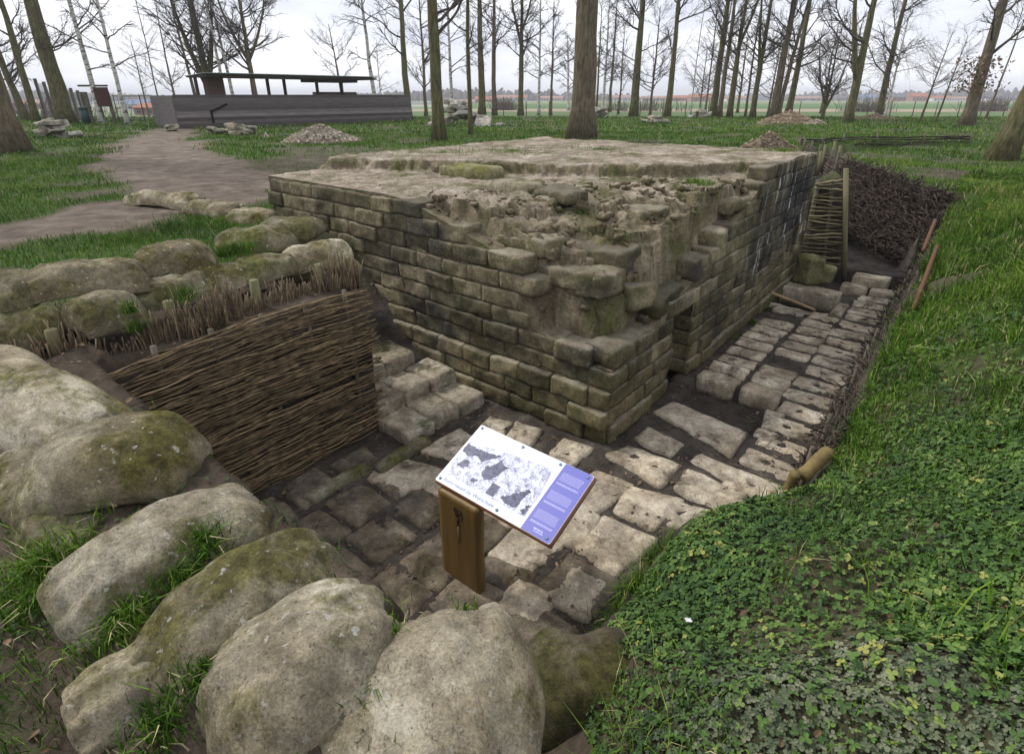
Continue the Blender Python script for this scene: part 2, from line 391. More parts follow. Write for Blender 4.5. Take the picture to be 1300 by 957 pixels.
def make_ground():
    n = N('ground_soil_grass', .95, .12); P = n.pos()
    a = n.noise(1.6, 7, .7, P); b = n.noise(22, 5, .75, P); y = n.xyz(P)[1]; x = n.xyz(P)[0]
    soil = n.ramp(a, [(.3, (.035, .028, .02)), (.5, (.075, .058, .042)), (.72, (.14, .11, .08))])
    soil = n.mix(.6, soil, n.ramp(b, [(.3, .25), (.5, .5), (.72, .8)]), 'OVERLAY')
    grass = n.ramp(n.noise(14, 6, .8, P), [(.3, (.02, .03, .01)), (.5, (.05, .09, .02)), (.72, (.10, .17, .035))])
    far = n.ramp(n.noise(.05, 4, .6, P), [(.3, (.09, .15, .055)), (.7, (.14, .2, .085))])
    path = n.ramp(n.noise(2.2, 6, .7, P), [(.3, (.075, .058, .045)), (.5, (.14, .112, .088)), (.7, (.23, .19, .15))])
    path = n.mix(.5, path, n.ramp(n.noise(60, 4, .8, P), [(.3, .25), (.5, .5), (.75, .85)]), 'OVERLAY')
    mud = n.ramp(n.noise(3.2, 6, .7, P), [(.3, (.03, .025, .021)), (.5, (.062, .051, .042)), (.7, (.12, .102, .084))])
    mud = n.mix(.55, mud, n.ramp(b, [(.3, .25), (.5, .5), (.72, .8)]), 'OVERLAY')
    gm, pm, mm = n.attr('grassm'), n.attr('pathm'), n.attr('mudm')
    c = n.mix(gm, soil, grass); c = n.mix(pm, c, path); c = n.mix(mm, c, mud)
    # fields beyond the wood, in strips
    yy = n.math('ADD', n.math('MULTIPLY', x, .045), y)
    wob = n.math('MULTIPLY', yy, 1 / 600)
    strips = n.ramp(wob, [(.0, (.11, .16, .07)), (.115, (.30, .25, .18)), (.15, (.10, .17, .075)), (.30, (.15, .22, .09)), (.40, (.27, .24, .17)), (.52, (.14, .21, .1)), (.7, (.33, .31, .24)), (.85, (.15, .2, .12))], True)
    strips = n.mix(.5, strips, n.ramp(n.noise(.3, 5, .7, P), [(.3, .4), (.7, .6)]), 'OVERLAY')
    ff = n.ramp(n.math('MULTIPLY', y, .01), [(.46, 0.), (.5, 1.)])
    c = n.mix(ff, c, strips); n.col(c)
    rr = n.ramp(mm, [(0, .95), (1, .78)]); n.lk(rr, n.b.inputs['Roughness'])
    bf = n.ramp(n.math('MULTIPLY', y, .05), [(.5, 1.), (1., 0.)])
    hgt = n.math('MULTIPLY', n.math('ADD', n.noise(12, 6, .75, P), n.math('MULTIPLY', n.noise(50, 4, .8, P), .5)), bf)
    n.bump(hgt, .035, .9); return n.m
M['ground'] = make_ground()
def leafmat(name, stops, rough=.55, spec=.35, trans=.0):
    n = N(name, rough, spec); n.col(n.ramp(n.attr(), stops))
    if trans: n.b.inputs['Transmission Weight'].default_value = 0
    return n.m
M['blade'] = leafmat('grass_blades', [(0, (.025, .06, .006)), (.35, (.06, .135, .01)), (.7, (.115, .21, .018)), (.9, (.18, .25, .035)), (.93, (.30, .26, .13)), (1, (.38, .33, .18))], .75, .12)
M['leaf'] = leafmat('groundcover_leaves', [(0, (.016, .045, .008)), (.4, (.045, .095, .017)), (.75, (.085, .155, .028)), (.95, (.14, .20, .045)), (1, (.24, .25, .06))], .6, .25)
M['greyleaf'] = leafmat('dusty_leaves', [(0, (.04, .06, .03)), (.5, (.075, .10, .05)), (1, (.17, .18, .11))], .65, .3)
M['dead'] = leafmat('dead_leaves', [(0, (.06, .035, .02)), (.5, (.13, .08, .045)), (1, (.27, .18, .10))], .7, .25)
M['barkg'] = simple('bark_mossy', (.19, .175, .085), .95, .1, (.045, .04, .022), 3.2, scale3=(4, 4, .8), bumpd=.08)
M['barkb'] = simple('bark_brown', (.22, .18, .12), .95, .1, (.055, .045, .03), 3.4, scale3=(4, 4, .8), bumpd=.06)
M['twig'] = simple('twigs', (.11, .095, .085), .9, .1, (.06, .05, .045), 3)
def birchmat():
    n = N('bark_birch', .8, .2); P = n.tc.outputs['Object']
    a = n.noise(4, 4, .6, P, (.6, .6, 2.4)); n.col(n.ramp(a, [(.38, (.08, .07, .06)), (.46, (.42, .4, .36)), (.7, (.62, .6, .56))])); return n.m
M['birch'] = birchmat()

# ------------------------------------------------------------------ terrain sheet
def graded(lo, hi, step, far_lo, far_hi, grow=1.12):
    a = list(np.arange(lo, hi + 1e-6, step)); s = step
    while a[-1] < far_hi: s *= grow; a.append(a[-1] + s)
    s = step; pre = []; p = lo
    while p > far_lo: s *= grow; p -= s; pre.append(p)
    return np.array(pre[::-1] + a)
gx = graded(-4.6, 8.4, .042, -2600, 2600, 1.09); gy = graded(.2, 12.6, .042, -30, 3800, 1.075)
GX, GY = np.meshgrid(gx, gy); GZ = T(GX, GY)
def masks(x, y):
    l, r = LR(x, y); z = T(x, y)
    n1 = fbm2(x, y, .8, 4, 11); n2 = fbm2(x, y, 3, 3, 12)
    # path: from the gate past the shelter down beside the bunker, then off to the left
    dp = capd(x, y, [(-19, 36), (-15.8, 27), (-11.2, 18.5), (-7.0, 12.8), (-4.8, 9.4)])
    wd = np.interp(y, [8, 12, 16, 22, 36], [1.2, 1.95, 1.9, 1.5, 1.4])
    pm = sm((wd - dp + .5 * n1 + .15 * n2) / .6)
    dl = capd(x, y, [(-6.0, 8.6), (-6.6, 6.6), (-9, 5.6), (-14, 6.0)])
    pm2 = sm((1.15 - dl + .35 * n1) / .5)
    mudm = sm((1.0 - z) / .35) * ((l > le(r) - .25) | (y > 8.9)) * (np.hypot(x, y) < 24)
    pm = np.maximum(pm, pm2)
    # bare worn soil on the meadow
    bare = sm((n1 + .35 * n2 - .15) / .5)
    gm = (1 - .75 * bare) * (1 - pm2)
    # trampled muddy patch between path and bunker
    gm = gm * (1 - .85 * sm((1.6 - np.hypot((x + 5.2) / 1.3, (y - 15) / 2.2)) / .8))
    # soil round the near bags and the foot of the bank
    gm = np.where((y < 3.2) & (l > -1.3), gm * .45, gm)
    gm = np.where((l < le(r)), gm * .25 + .6 * gm * sm((r - .5) / 1.5), gm)
    gm = np.where((l > 1.8) & (l < 3.4) & (r > -4.2) & (r < 0), 0, gm)
    gm = gm * (1 - sm((y < 12) * (x < -.5) * 1.0 * (1.1 - (r + 3.2) * 0) * 0))
    # right of brush: worn strip
    gm = gm * (1 - .8 * sm((.8 - capd(x, y, [(8.6, 13.0), (11.5, 12.4), (15, 14.5)])) / .8))
    gm = np.where((r < -3.0) & (r > -4.1) & (l > -1.7) & (l < 3.2), 0, gm)
    sx = np.hypot(T(x + .04, y) - z, T(x, y + .04) - z) / .04; gm = gm * (1 - sm((sx - .9) / .8))
    gm = np.where((l > -1.7) & (l < 2.6) & (z < 1.2), 0, gm)
    return np.clip(gm, 0, 1) * (1 - pm), pm, mudm
gm, pm, mm = masks(GX, GY)
ny_, nx_ = GX.shape
V = np.stack([GX, GY, GZ], -1).reshape(-1, 3)
idx = np.arange(ny_ * nx_).reshape(ny_, nx_)
Q = np.stack([idx[:-1, :-1], idx[:-1, 1:], idx[1:, 1:], idx[1:, :-1]], -1).reshape(-1, 4)
qm = mm.ravel()[Q].mean(1) > .5; qp = (pm.ravel()[Q].mean(1) > .5) & ~qm; qf = (GY.ravel()[Q].mean(1) > 50) & ~qm & ~qp
def sub_sheet(name, mask):
    q = Q[mask]; u, inv = np.unique(q, return_inverse=True); q = inv.reshape(q.shape)
    o = mesh_np(name, V[u], q, M['ground'], None, True, {'grassm': gm.ravel()[u], 'pathm': pm.ravel()[u], 'mudm': mm.ravel()[u]})
    return tag(o, kind='structure')
sub_sheet('ground', ~(qm | qp | qf)); sub_sheet('path', qp); sub_sheet('trench_floor', qm); sub_sheet('fields', qf)

# ------------------------------------------------------------------ BUNKER
root = empty('concrete_bunker', (*W(2.7, 3.2), 0), 'ruined block-built concrete bunker with an eroded near corner, sunk in the trench', 'bunker')
CH_ = .181; NC = 11
lmin = lambda z: np.interp(z, [.0, .72, .80, .9, 1.1, 1.3, 1.45, 1.65, 1.80, 1.95], [0, 0, .35, .75, .85, .95, 1.0, 1.35, 1.9, 2.55])
rmin = lambda z: np.interp(z, [.0, .72, .80, .95, 1.1, 1.4, 1.7, 2.0, 2.2], [0, 0, .45, 1.0, 1.5, 2.35, 3.05, 3.7, 4.2])
DOOR = (1.27, 1.80, .95); HOLE = (5.72, 6.05, .62, 1.02)
rnd = random.Random(5)
mb = MB(); 
zc = 0
for k in range(NC + 1):
    hh = CH_ + rnd.uniform(-.012, .012) if k else CH_
    z0 = zc; zc += hh
    if zc > 2.02: break
    zm = (z0 + zc) / 2
    s = 0.0 if k % 2 else .22
    a = -.0
    pos_ = [0.0]
    while pos_[-1] < 5.42: pos_.append(pos_[-1] + (s if (len(pos_) == 1 and s) else rnd.uniform(.36, .5)))
    for p0, p1 in zip(pos_, pos_[1:]):
        p1 = min(p1, 5.45)
        if p1 - p0 < .1: continue
        if (p0 + p1) / 2 < lmin(zm) - .02: continue
        out = rnd.gauss(0, .012) + (.03 if z0 < .75 and p0 < 2.2 and rnd.random() < .4 else 0) + (.05 if z0 < .36 else 0)
        c = (*W((p0 + p1) / 2, .12 - out), zm)
        Vv, Fc = rbox(c, LA, RA, Z3, ((p1 - p0) / 2 - .003, .13, hh / 2 - .003), .016, .03, .016, 9, .012)
        mb.add(Vv, Fc, rnd.random())
bl = mb.build('block_wall', M['block'], root)
mb = MB(); rr_all = []; zz_all = []
zc = 0
rnd = random.Random(9)
for k in range(NC + 2):
    hh = CH_ + rnd.uniform(-.01, .01); z0 = zc; zc += hh
    if zc > 2.2: break
    zm = (z0 + zc) / 2; s = .3 if k % 2 else .0
    pos_ = [0.0]
    while pos_[-1] < 6.38: pos_.append(pos_[-1] + (s if (len(pos_) == 1 and s) else rnd.uniform(.38, .52)))
    for p0, p1 in zip(pos_, pos_[1:]):
        p1 = min(p1, 6.4)
        if (p0 + p1) / 2 < rmin(zm) - .02: continue
        segs = [(p0, p1)]
        for (d0, d1, za, zb) in ((DOOR[0], DOOR[1], 0, DOOR[2]), HOLE):
            ns = []
            for a_, b_ in segs:
                if zm > zb or zm < za or b_ <= d0 or a_ >= d1: ns.append((a_, b_))
                else:
                    if a_ < d0: ns.append((a_, d0))
                    if b_ > d1: ns.append((d1, b_))
            segs = ns
        for a_, b_ in segs:
            if b_ - a_ < .07: continue
            out = rnd.gauss(0, .009) + (.03 if z0 < .17 else 0)
            Vv, Fc = rbox((*W(.12 - out, (a_ + b_) / 2), zm), LA, RA, Z3, (.13, (b_ - a_) / 2 - .002, hh / 2 - .002), .012, .033, .013, 9, .008)
            mb.add(Vv, Fc, rnd.random())
br_ = mb.build('side_wall', M['blockR'], root)
vv = np.concatenate(mb.V); _, rr_ = LR(vv[:, 0], vv[:, 1])
for nm_, ar in (('rr', rr_ / 6.4), ('zz', vv[:, 2] / 2.2)):
    a_ = br_.data.attributes.new(nm_, 'FLOAT', 'POINT'); a_.data.foreach_set('value', ar.astype(np.float32))
# eroded core + roof slab surface
SLAB = [(5.42, .82), (4.4, 1.22), (3.3, 1.75), (2.1, 2.5), (.9, 3.2), (.55, 4.2), (-.02, 4.45)]
def slabedge(l):   # r of the slab's front edge at given l
    L_ = np.array([p[0] for p in SLAB][::-1]); R_ = np.array([p[1] for p in SLAB][::-1]); return np.interp(l, L_, R_)
NL, NR = 230, 270
ls = np.linspace(.02, 5.42, NL); rs = np.linspace(.02, 6.37, NR)
Lg, Rg = np.meshgrid(ls, rs); xg, yg = W(Lg, Rg)
qv = Lg / 2.7 + Rg / 4.1
blk = fbm2(np.floor(Lg / .34) * 1.7 + np.floor(Rg / .3) * .31, np.floor(Rg / .3) * 1.3, 1.0, 1, 4)
base = np.interp(qv + .05 * blk, [0, .12, .20, .26, .34, .44, .60, .80, 1.0, 1.3], [.76, .78, .90, 1.12, 1.42, 1.66, 1.84, 1.96, 2.03, 2.04])
qs = np.round(base / .18 + .25 * blk) * .18
base = .55 * base + .45 * np.minimum(qs, 2.0)
rough = fbm2(xg, yg, 3.2, 4, 21)
ero = sm((1.25 - qv) / .4)
base = base + (.055 * rough + .025 * fbm2(xg, yg, 7, 3, 26)) * ero + (.006 + .012 * ero) * fbm2(xg, yg, 15, 3, 22)
base = np.minimum(base, np.where(Lg < .25, np.interp(Rg, [0, .6, 1.15, 1.7, 2.45, 3.1, 3.7, 4.3], [.74, .80, 1.04, 1.16, 1.42, 1.72, 2.0, 2.2]), 9))
base = np.minimum(base, np.where(Rg < .25, np.interp(Lg, [0, .4, .8, 1.0, 1.4, 2.0, 2.6, 3], [.74, .78, .92, 1.40, 1.62, 1.80, 1.97, 2.0]), 9))
sd_ = Rg - slabedge(Lg) + .13 * fbm2(xg, yg, 2.2, 3, 23) + .05 * fbm2(xg, yg, 7, 3, 28)
slabz = 2.17 + .022 * fbm2(xg, yg, 1.6, 3, 24) + .010 * fbm2(xg, yg, 14, 3, 25)
Hc = base + (slabz - base) * sm((sd_ + .05 * fbm2(xg, yg, 9, 2, 29)) / .16)
Vt = np.stack([xg, yg, Hc], -1).reshape(-1, 3)
inn = (sm((Lg - .06) / .2) * sm((Rg - .06) / .2) * sm((5.3 - Lg) / .1) * sm((6.25 - Rg) / .1)).reshape(-1, 1)
Vt = Vt + inn * np.stack([.05 * fbm(Vt + 5, 3, 6), .05 * fbm(Vt + 25, 3, 6), .012 * fbm(Vt, 3, 22)], -1) * (.35 + .65 * (Vt[:, 2:] < 2.1))
ni, nj = Lg.shape; idx2 = np.arange(ni * nj).reshape(ni, nj)
Qt = np.stack([idx2[:-1, :-1], idx2[1:, :-1], idx2[1:, 1:], idx2[:-1, 1:]], -1).reshape(-1, 4)
mb = MB(); mb.add(Vt, Qt, .5)
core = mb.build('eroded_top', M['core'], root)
def skirt(line, hts, name_mb, openings=()):
    nzr = 44; line = np.array(line); Hs = np.array(hts)
    zs = np.linspace(0, 1, nzr)[:, None] * (Hs[None, :] + .15) - .15
    Vs = np.concatenate([np.broadcast_to(line[None], (nzr, *line.shape)), zs[..., None]], -1)
    ii = np.arange(nzr * len(Hs)).reshape(nzr, -1)
    q_ = np.stack([ii[:-1, :-1], ii[:-1, 1:], ii[1:, 1:], ii[1:, :-1]], -1).reshape(-1, 4)
    Vf = Vs.reshape(-1, 3); cm = Vf[q_].mean(1); _, r_ = LR(cm[:, 0], cm[:, 1]); keep = np.ones(len(q_), bool)
    for (a_, b_, za, zb) in openings: keep &= ~((r_ > a_) & (r_ < b_) & (cm[:, 2] > za) & (cm[:, 2] < zb))
    name_mb.add(Vf + np.array([-Lv[0] - Rv[0], -Lv[1] - Rv[1], 0]) * (.012 * fbm(Vf, 3, 7))[:, None], q_[keep], .4)
mb = MB()
skirt(np.stack([xg[0], yg[0]], -1), Hc[0], mb); skirt(np.stack([xg[-1], yg[-1]], -1), Hc[-1], mb); skirt(np.stack([xg[:, -1], yg[:, -1]], -1), Hc[:, -1], mb)
skirt(np.stack([xg[:, 0], yg[:, 0]], -1), Hc[:, 0], mb, [(DOOR[0], DOOR[1], -1, DOOR[2]), HOLE])
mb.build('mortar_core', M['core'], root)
# door niche built of blocks
mb = MB(); rnd = random.Random(3)
def niche(r0, r1, z0, z1, dep):
    for k in range(int((z1 - z0) / .18) + 1):
        za = z0 + k * .18; zb = min(za + .175, z1)
        if zb - za < .05: continue
        for (rc) in (r0 - .06, r1 + .06):
            for a in np.arange(0.26, dep, .4):
                mb.add(*rbox((*W(a + .19, rc + rnd.uniform(-.008, .008)), (za + zb) / 2), LA, RA, Z3, (.193, .06, (zb - za) / 2 - .003), .015, .05, .008), rnd.random())
    mb.add(*rbox((*W(dep + .05, (r0 + r1) / 2), (z0 + z1) / 2), LA, RA, Z3, (.06, (r1 - r0) / 2 + .1, (z1 - z0) / 2 + .05), .01, .08, .008), .3)
    mb.add(*rbox((*W(dep / 2 + .15, (r0 + r1) / 2), z1 + .07), LA, RA, Z3, (dep / 2 - .02, (r1 - r0) / 2 + .08, .068), .01, .08, .008), .3)
niche(DOOR[0], DOOR[1], -.1, DOOR[2], 1.6)
mb.build('doorway', M['block'], root)
mb = MB(); niche(HOLE[0], HOLE[1], HOLE[2], HOLE[3], .6)
mb.add(*rbox((*W(.3, (HOLE[0] + HOLE[1]) / 2), HOLE[2] - .04), LA, RA, Z3, (.25, .2, .035), .01, .06, .006), .4)
mb.build('embrasure', M['block'], root)
# rough blocks sticking out of the eroded corner
mb = MB(); rnd = random.Random(12)
def jut(l, r, z, hl, hr, hz, yaw=0, tilt=0, amp=.03):
    ca, sa = math.cos(yaw), math.sin(yaw)
    a1 = np.array(LA) * ca + np.array(RA) * sa; a2 = -np.array(LA) * sa + np.array(RA) * ca
    if l > .3 and r > .3:
        z = float(Hc[int(np.clip((r - .02) / 6.35 * (NR - 1), 0, NR - 1)), int(np.clip((l - .02) / 5.4 * (NL - 1), 0, NL - 1))]) - hz + .045
    az = np.array([0, 0, 1.]) + a1 * tilt; az /= np.linalg.norm(az); a1 = a1 - az * (a1 @ az); a1 /= np.linalg.norm(a1)
    mb.add(*rbox((*W(l, r), z), a1, a2, az, (hl, hr, hz), .04, .035, amp, 6, .022), rnd.random())
for j in [(.74, .36, 1.06, .36, .14, .10, 0, 0), (.70, .46, 1.30, .42, .22, .12, .05, 0), (.36, .86, 1.22, .24, .2, .12, .3, .05), (.62, .80, 1.46, .3, .22, .1, -.1, 0),
          (.16, 1.22, 1.08, .14, .34, .11, 0, 0), (.17, .52, .83, .16, .46, .09, 0, 0), (.16, 2.0, 1.28, .15, .3, .1, .0, 0), (.16, 2.6, 1.5, .15, .3, .1, 0, 0), (1.22, .42, 1.66, .3, .2, .08, .0, 0),
          (.75, 1.75, 1.60, .30, .26, .08, .3, 0), (.3, 3.1, 1.78, .24, .26, .08, .1, 0), (.75, .14, .80, .2, .1, .09, 0, 0), (1.5, 1.25, 1.80, .3, .2, .06, .1, 0)]: jut(*j)
mb.build('broken_corner', M['block'], root)
# small rubble crumbs stuck on the eroded slope
mb = MB()
for k in range(800):
    l = rnd.uniform(.05, 2.4); r = rnd.uniform(.05, 3.6)
    if r > slabedge(l) - .1 or l / 2.7 + r / 4.1 > 1.05: continue
    i = int(np.clip((r - .02) / 6.35 * (NR - 1), 0, NR - 1)); j = int(np.clip((l - .02) / 5.4 * (NL - 1), 0, NL - 1))
    s = rnd.uniform(.005, .022) if rnd.random() < .85 else rnd.uniform(.03, .055)
    mb.add(*rbox((*W(l, r), Hc[i, j] + s * .4), LA, RA, Z3, (s, s * rnd.uniform(.6, 1.4), s * rnd.uniform(.4, .9)), s * .12, .025, s * .5, 26), rnd.random())
mb.build('rubble', M['core'], root)['kind'] = 'stuff'

# loose slabs on the ledge
def slab_obj(name, px, z, hl, hr, hz, yaw, label, m='slabstone', group=None, tilt=0, cat='slab'):
    x, y = at(px[0], px[1], z) if len(px) == 2 else (px[0], px[1])
    ca, sa = math.cos(yaw), math.sin(yaw); a1 = np.array([ca, sa, tilt]); a1 /= np.linalg.norm(a1); a2 = np.array([-sa, ca, 0.]); az = np.cross(a1, a2)
    Vv, Fc = rbox((x, y, z), a1, a2, az, (hl, hr, hz), min(.05, hz * .8), .045, .018, 5, .03)
    b = MB(); b.add(Vv, Fc, random.random()); o = b.build(name, M[m], None, True, (x, y, z - hz))
    return tag(o, label, cat, group)
LYAW = math.atan2(Lv[1], Lv[0])
slab_obj('loose_slab', (598, 219), 2.06, .40, .22, .085, LYAW, 'thick mossy yellow-green slab overhanging the top of the left bunker wall', 'grn')
slab_obj('loose_slab', (655, 238), 2.02, .28, .19, .085, LYAW + .1, 'smaller brown-topped slab just below the thick mossy slab on the bunker', 'bag')

# ------------------------------------------------------------------ PAVING
def pstone(quad, zt, name, label, group=None, thick=.16, holes=(), m='pave', cat='paving block', res=.03, dome=.0):
    q = np.array(quad, float); ctr = q.mean(0)
    w_ = (np.linalg.norm(q[1] - q[0]) + np.linalg.norm(q[2] - q[3])) / 4; d_ = (np.linalg.norm(q[3] - q[0]) + np.linalg.norm(q[2] - q[1])) / 4
    n = [int(np.clip(round(2 * k / res), 2, 34)) for k in (w_, d_)]
    P, Fc = rb_tmpl(n[0], n[1], 3)
    rad = min(.04, .45 * min(w_, d_)); h = np.array([w_, d_, thick / 2]); p = P * h
    # round the plan corners
    inner = p.copy(); lim2 = np.array([w_ - rad, d_ - rad]); inner[:, :2] = np.clip(p[:, :2], -lim2, lim2)
    dd = p[:, :2] - inner[:, :2]; ln = np.linalg.norm(dd, axis=1, keepdims=True); both = (np.abs(dd) > 1e-6).all(1)
    p[both, :2] = inner[both, :2] + dd[both] / ln[both] * np.minimum(ln[both], rad)
    edge = np.minimum(w_ - np.abs(p[:, 0]), d_ - np.abs(p[:, 1])); top = P[:, 2] > .3
    p[top, 2] -= .022 * np.exp(-np.maximum(edge[top], 0) / .022)
    u, v = p[:, 0] / w_, p[:, 1] / d_
    bw = np.stack([(1 - u) * (1 - v), (1 + u) * (1 - v), (1 + u) * (1 + v), (1 - u) * (1 + v)], -1) / 4
    xy = bw @ q
    z = p[:, 2] + zt - thick / 2
    wp_ = np.stack([xy[:, 0], xy[:, 1], z], -1)
    jit = .014 * np.stack([fbm(wp_, 3, 6), fbm(wp_ + 40, 3, 6)], -1); wp_[:, :2] += jit
    wp_[:, 2] += np.where(top, .012 * fbm(wp_ + 9, 3, 4) + .004 * fbm(wp_, 2, 25), 0)
    for hu, hv, hr in holes:
        hc = np.array([(1 - hu) * (1 - hv), (1 + hu) * (1 - hv), (1 + hu) * (1 + hv), (1 - hu) * (1 + hv)]) / 4 @ q
        dh = np.hypot(wp_[:, 0] - hc[0], wp_[:, 1] - hc[1]); wp_[:, 2] -= np.where(top, .09 * sm((hr - dh) / .02), 0)
    b = MB(); b.add(wp_, Fc, random.random())
    return tag(b.build(name, M[m], None, True, (ctr[0], ctr[1], zt - thick)), label, cat, group)
def zq(off, pts): return [at(off[0] + a / 2.955, off[1] + b / 2.955, .02) for a, b in pts]
o4, o1, o7 = (700, 550), (440, 400), (860, 300)
H2 = ((-.45, 0, .03), (.45, 0, .03)); H1 = ((0, 0, .032),)
mains = [
 (o4, [(215, 82), (400, 188), (468, 112), (292, 48)], ((-.35, .1, .035), (.4, .1, .035)), 'pale paving block with two dark holes just right of the info board'),
 (o4, [(318, 22), (440, 78), (488, 35), (372, -18)], H1, 'pale single-holed paving block touching the foot of the bunker corner'),
 (o4, [(240, 285), (385, 350), (482, 250), (300, 200)], (), 'rounded pale paving block in the middle of the floor below the two-holed block'),
 (o4, [(97, 430), (240, 525), (385, 390), (205, 312)], (), 'large worn grey paving slab right of the info board corner'),
 (o4, [(468, 205), (655, 292), (722, 220), (520, 138)], ((.45, .1, .032),), 'paving block with one dark hole beside the lone rounded block'),
 (o4, [(525, 105), (690, 188), (720, 145), (570, 78)], (), 'narrow pale paving block below the big broken slab'),
 (o4, [(445, 340), (560, 372), (640, 300), (525, 275)], (), 'grey paving block half under the edge of the leafy bank'),
 (o4, [(-10, 390), (120, 425), (178, 310), (70, 245)], (), 'grey paving block tucked under the lower right edge of the info board'),
 (o4, [(60, 235), (175, 285), (300, 195), (170, 140)], (), 'grey paving block along the right edge of the info board'),
 (o4, [(-10, 620), (130, 690), (225, 560), (75, 478)], (), 'dark damp paving slab below the large worn slab'),
 (o4, [(-200, 640), (-60, 720), (10, 610), (-120, 550)], (), 'dark muddy paving slab between the sign post and the mossy bag'),
 (o1, [(745, 535), (830, 580), (915, 500), (820, 462)], H1, 'holed paving block at the top right corner of the info board'),
 (o1, [(600, 455), (690, 480), (730, 425), (640, 400)], (), 'worn paving block directly above the info board'),
 (o1, [(85, 610), (210, 665), (345, 575), (170, 520)], (), 'rounded half-buried slab in front of the lowest stair blocks'),
 (o1, [(290, 500), (400, 540), (500, 470), (420, 430)], (), 'muddy paving block between the stairs and the info board'),
 (o1, [(500, 420), (580, 450), (620, 400), (540, 380)], (), 'small muddy paving block by the foot of the bunker wall'),
 (o1, [(540, 900), (700, 960), (800, 860), (640, 800)], (), 'dark paving slab in the shade under the info board'),
 (o1, [(515, 740), (600, 800), (680, 760), (570, 690)], (), 'paving slab just behind the sign post in its shade'),
 (o1, [(240, 640), (350, 700), (420, 620), (300, 570)], (), 'half-buried slab left of the sign post top'),
]
ORD = 'first second third fourth fifth sixth seventh eighth ninth tenth eleventh twelfth thirteenth fourteenth fifteenth sixteenth seventeenth eighteenth nineteenth twentieth twenty-first'.split()
def grow(q, k):
    q = np.array(q); c = q.mean(0); return c + (q - c) * k
for off, q, ho, lab in mains: pstone(grow(zq(off, q), 1.17), .03, 'paving_block', lab, 'paving blocks of the trench floor', holes=ho)
rnd = random.Random(44); kf = 0
for i_ in range(6):
    for j_ in range(5):
        l_ = 1.58 - i_ * .46 + rnd.uniform(-.03, .03); r_ = -2.95 + j_ * .42 + rnd.uniform(-.03, .03) + .1 * (i_ % 2)
        px_ = (W(l_, r_)[0]) ; u_ = 650 + 710 * W(l_, r_)[0] / (W(l_, r_)[1] * _c + CH * _s); 
        if r_ > -1.55 and l_ < .75: continue
        if r_ > -1.35: continue
        kf += 1
        q = [W(l_ + .215 + rnd.uniform(-.03, .02), r_ - .195), W(l_ - .215 + rnd.uniform(-.03, .02), r_ - .195 + rnd.uniform(-.03, .03)), W(l_ - .215, r_ + .195 + rnd.uniform(-.03, .02)), W(l_ + .215, r_ + .195)]
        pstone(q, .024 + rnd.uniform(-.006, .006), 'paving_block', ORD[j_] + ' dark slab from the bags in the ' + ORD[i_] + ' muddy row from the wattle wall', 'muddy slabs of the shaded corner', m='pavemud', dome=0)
# big broken slab in front of the doorway
pstone([at(826, 521, .03), at(930, 578, .03), at(950, 548, .03), at(856, 509, .03)], .045, 'broken_slab', 'big pale broken slab lying before the bunker doorway', cat='slab')
# column by the bank
rnd = random.Random(21)
r = -.62; k = 0
while r < 6.25:
    d = .29 + rnd.uniform(-.03, .03); l0 = float(le(np.array(r))) + .02; l1 = l0 + .52 + rnd.uniform(-.03, .03)
    sk = rnd.uniform(-.02, .02)
    q = [W(l1, r + sk), W(l0, r - sk), W(l0, r + d - sk), W(l1, r + d + sk)]
    pstone(q, .026, 'paving_block', ORD[k] + ' paving block, from the sign end, of the column along the right bank', 'paving blocks along the right bank', holes=((-.1 + rnd.uniform(-.2, .1), 0, .042),), res=.026 if r < 2.5 else .035)
    r += d + .085; k += 1
# two columns by the wall
kk = 0
r = 1.78
while r < 4.85:
    d = .27 + rnd.uniform(-.03, .03)
    for c_, (la, lb) in enumerate(((-.13, -.57), (-.63, -1.03))):
        if rnd.random() < .08: continue
        zt = .03 + (.02 if r < 2.1 else 0)
        q = [W(la, r), W(lb, r + rnd.uniform(-.02, .02)), W(lb, r + d), W(la, r + d + rnd.uniform(-.02, .02))]
        lab = ORD[kk] + (' block beyond the muddy drain in the paving column against the bunker wall' if c_ == 0 else ' block beyond the muddy drain in the middle paving column')
        if r < 1.8: lab = ('thick raised block at the wall end of the kerb above the muddy drain' if c_ == 0 else 'thick raised block at the outer end of the kerb above the muddy drain')
        pstone(q, zt, 'paving_block', lab, 'paving blocks beside the bunker' if r > 1.8 else None, thick=.2, holes=((-.4, 0, .036), (.4, 0, .036)) if rnd.random() < .6 else H1, res=.03)
    kk += 1; r += d + (.045 if r < 2.2 else .065)
for k, (la, ra, s) in enumerate(((-1.12, 1.0, .1), (-1.1, 1.22, .07), (-1.08, 1.42, .09), (-.75, .62, .08))):
    q = [W(la + s, ra), W(la - s, ra), W(la - s, ra + .17), W(la + s, ra + .16)]
    pstone(q, .03, 'edging_stone', ['lowest small edging stone beside the muddy drain', 'small middle edging stone beside the muddy drain', 'uppermost small edging stone beside the muddy drain', 'lone small stone between the broken slab and the bank column'][k], 'small edging stones', cat='stone')
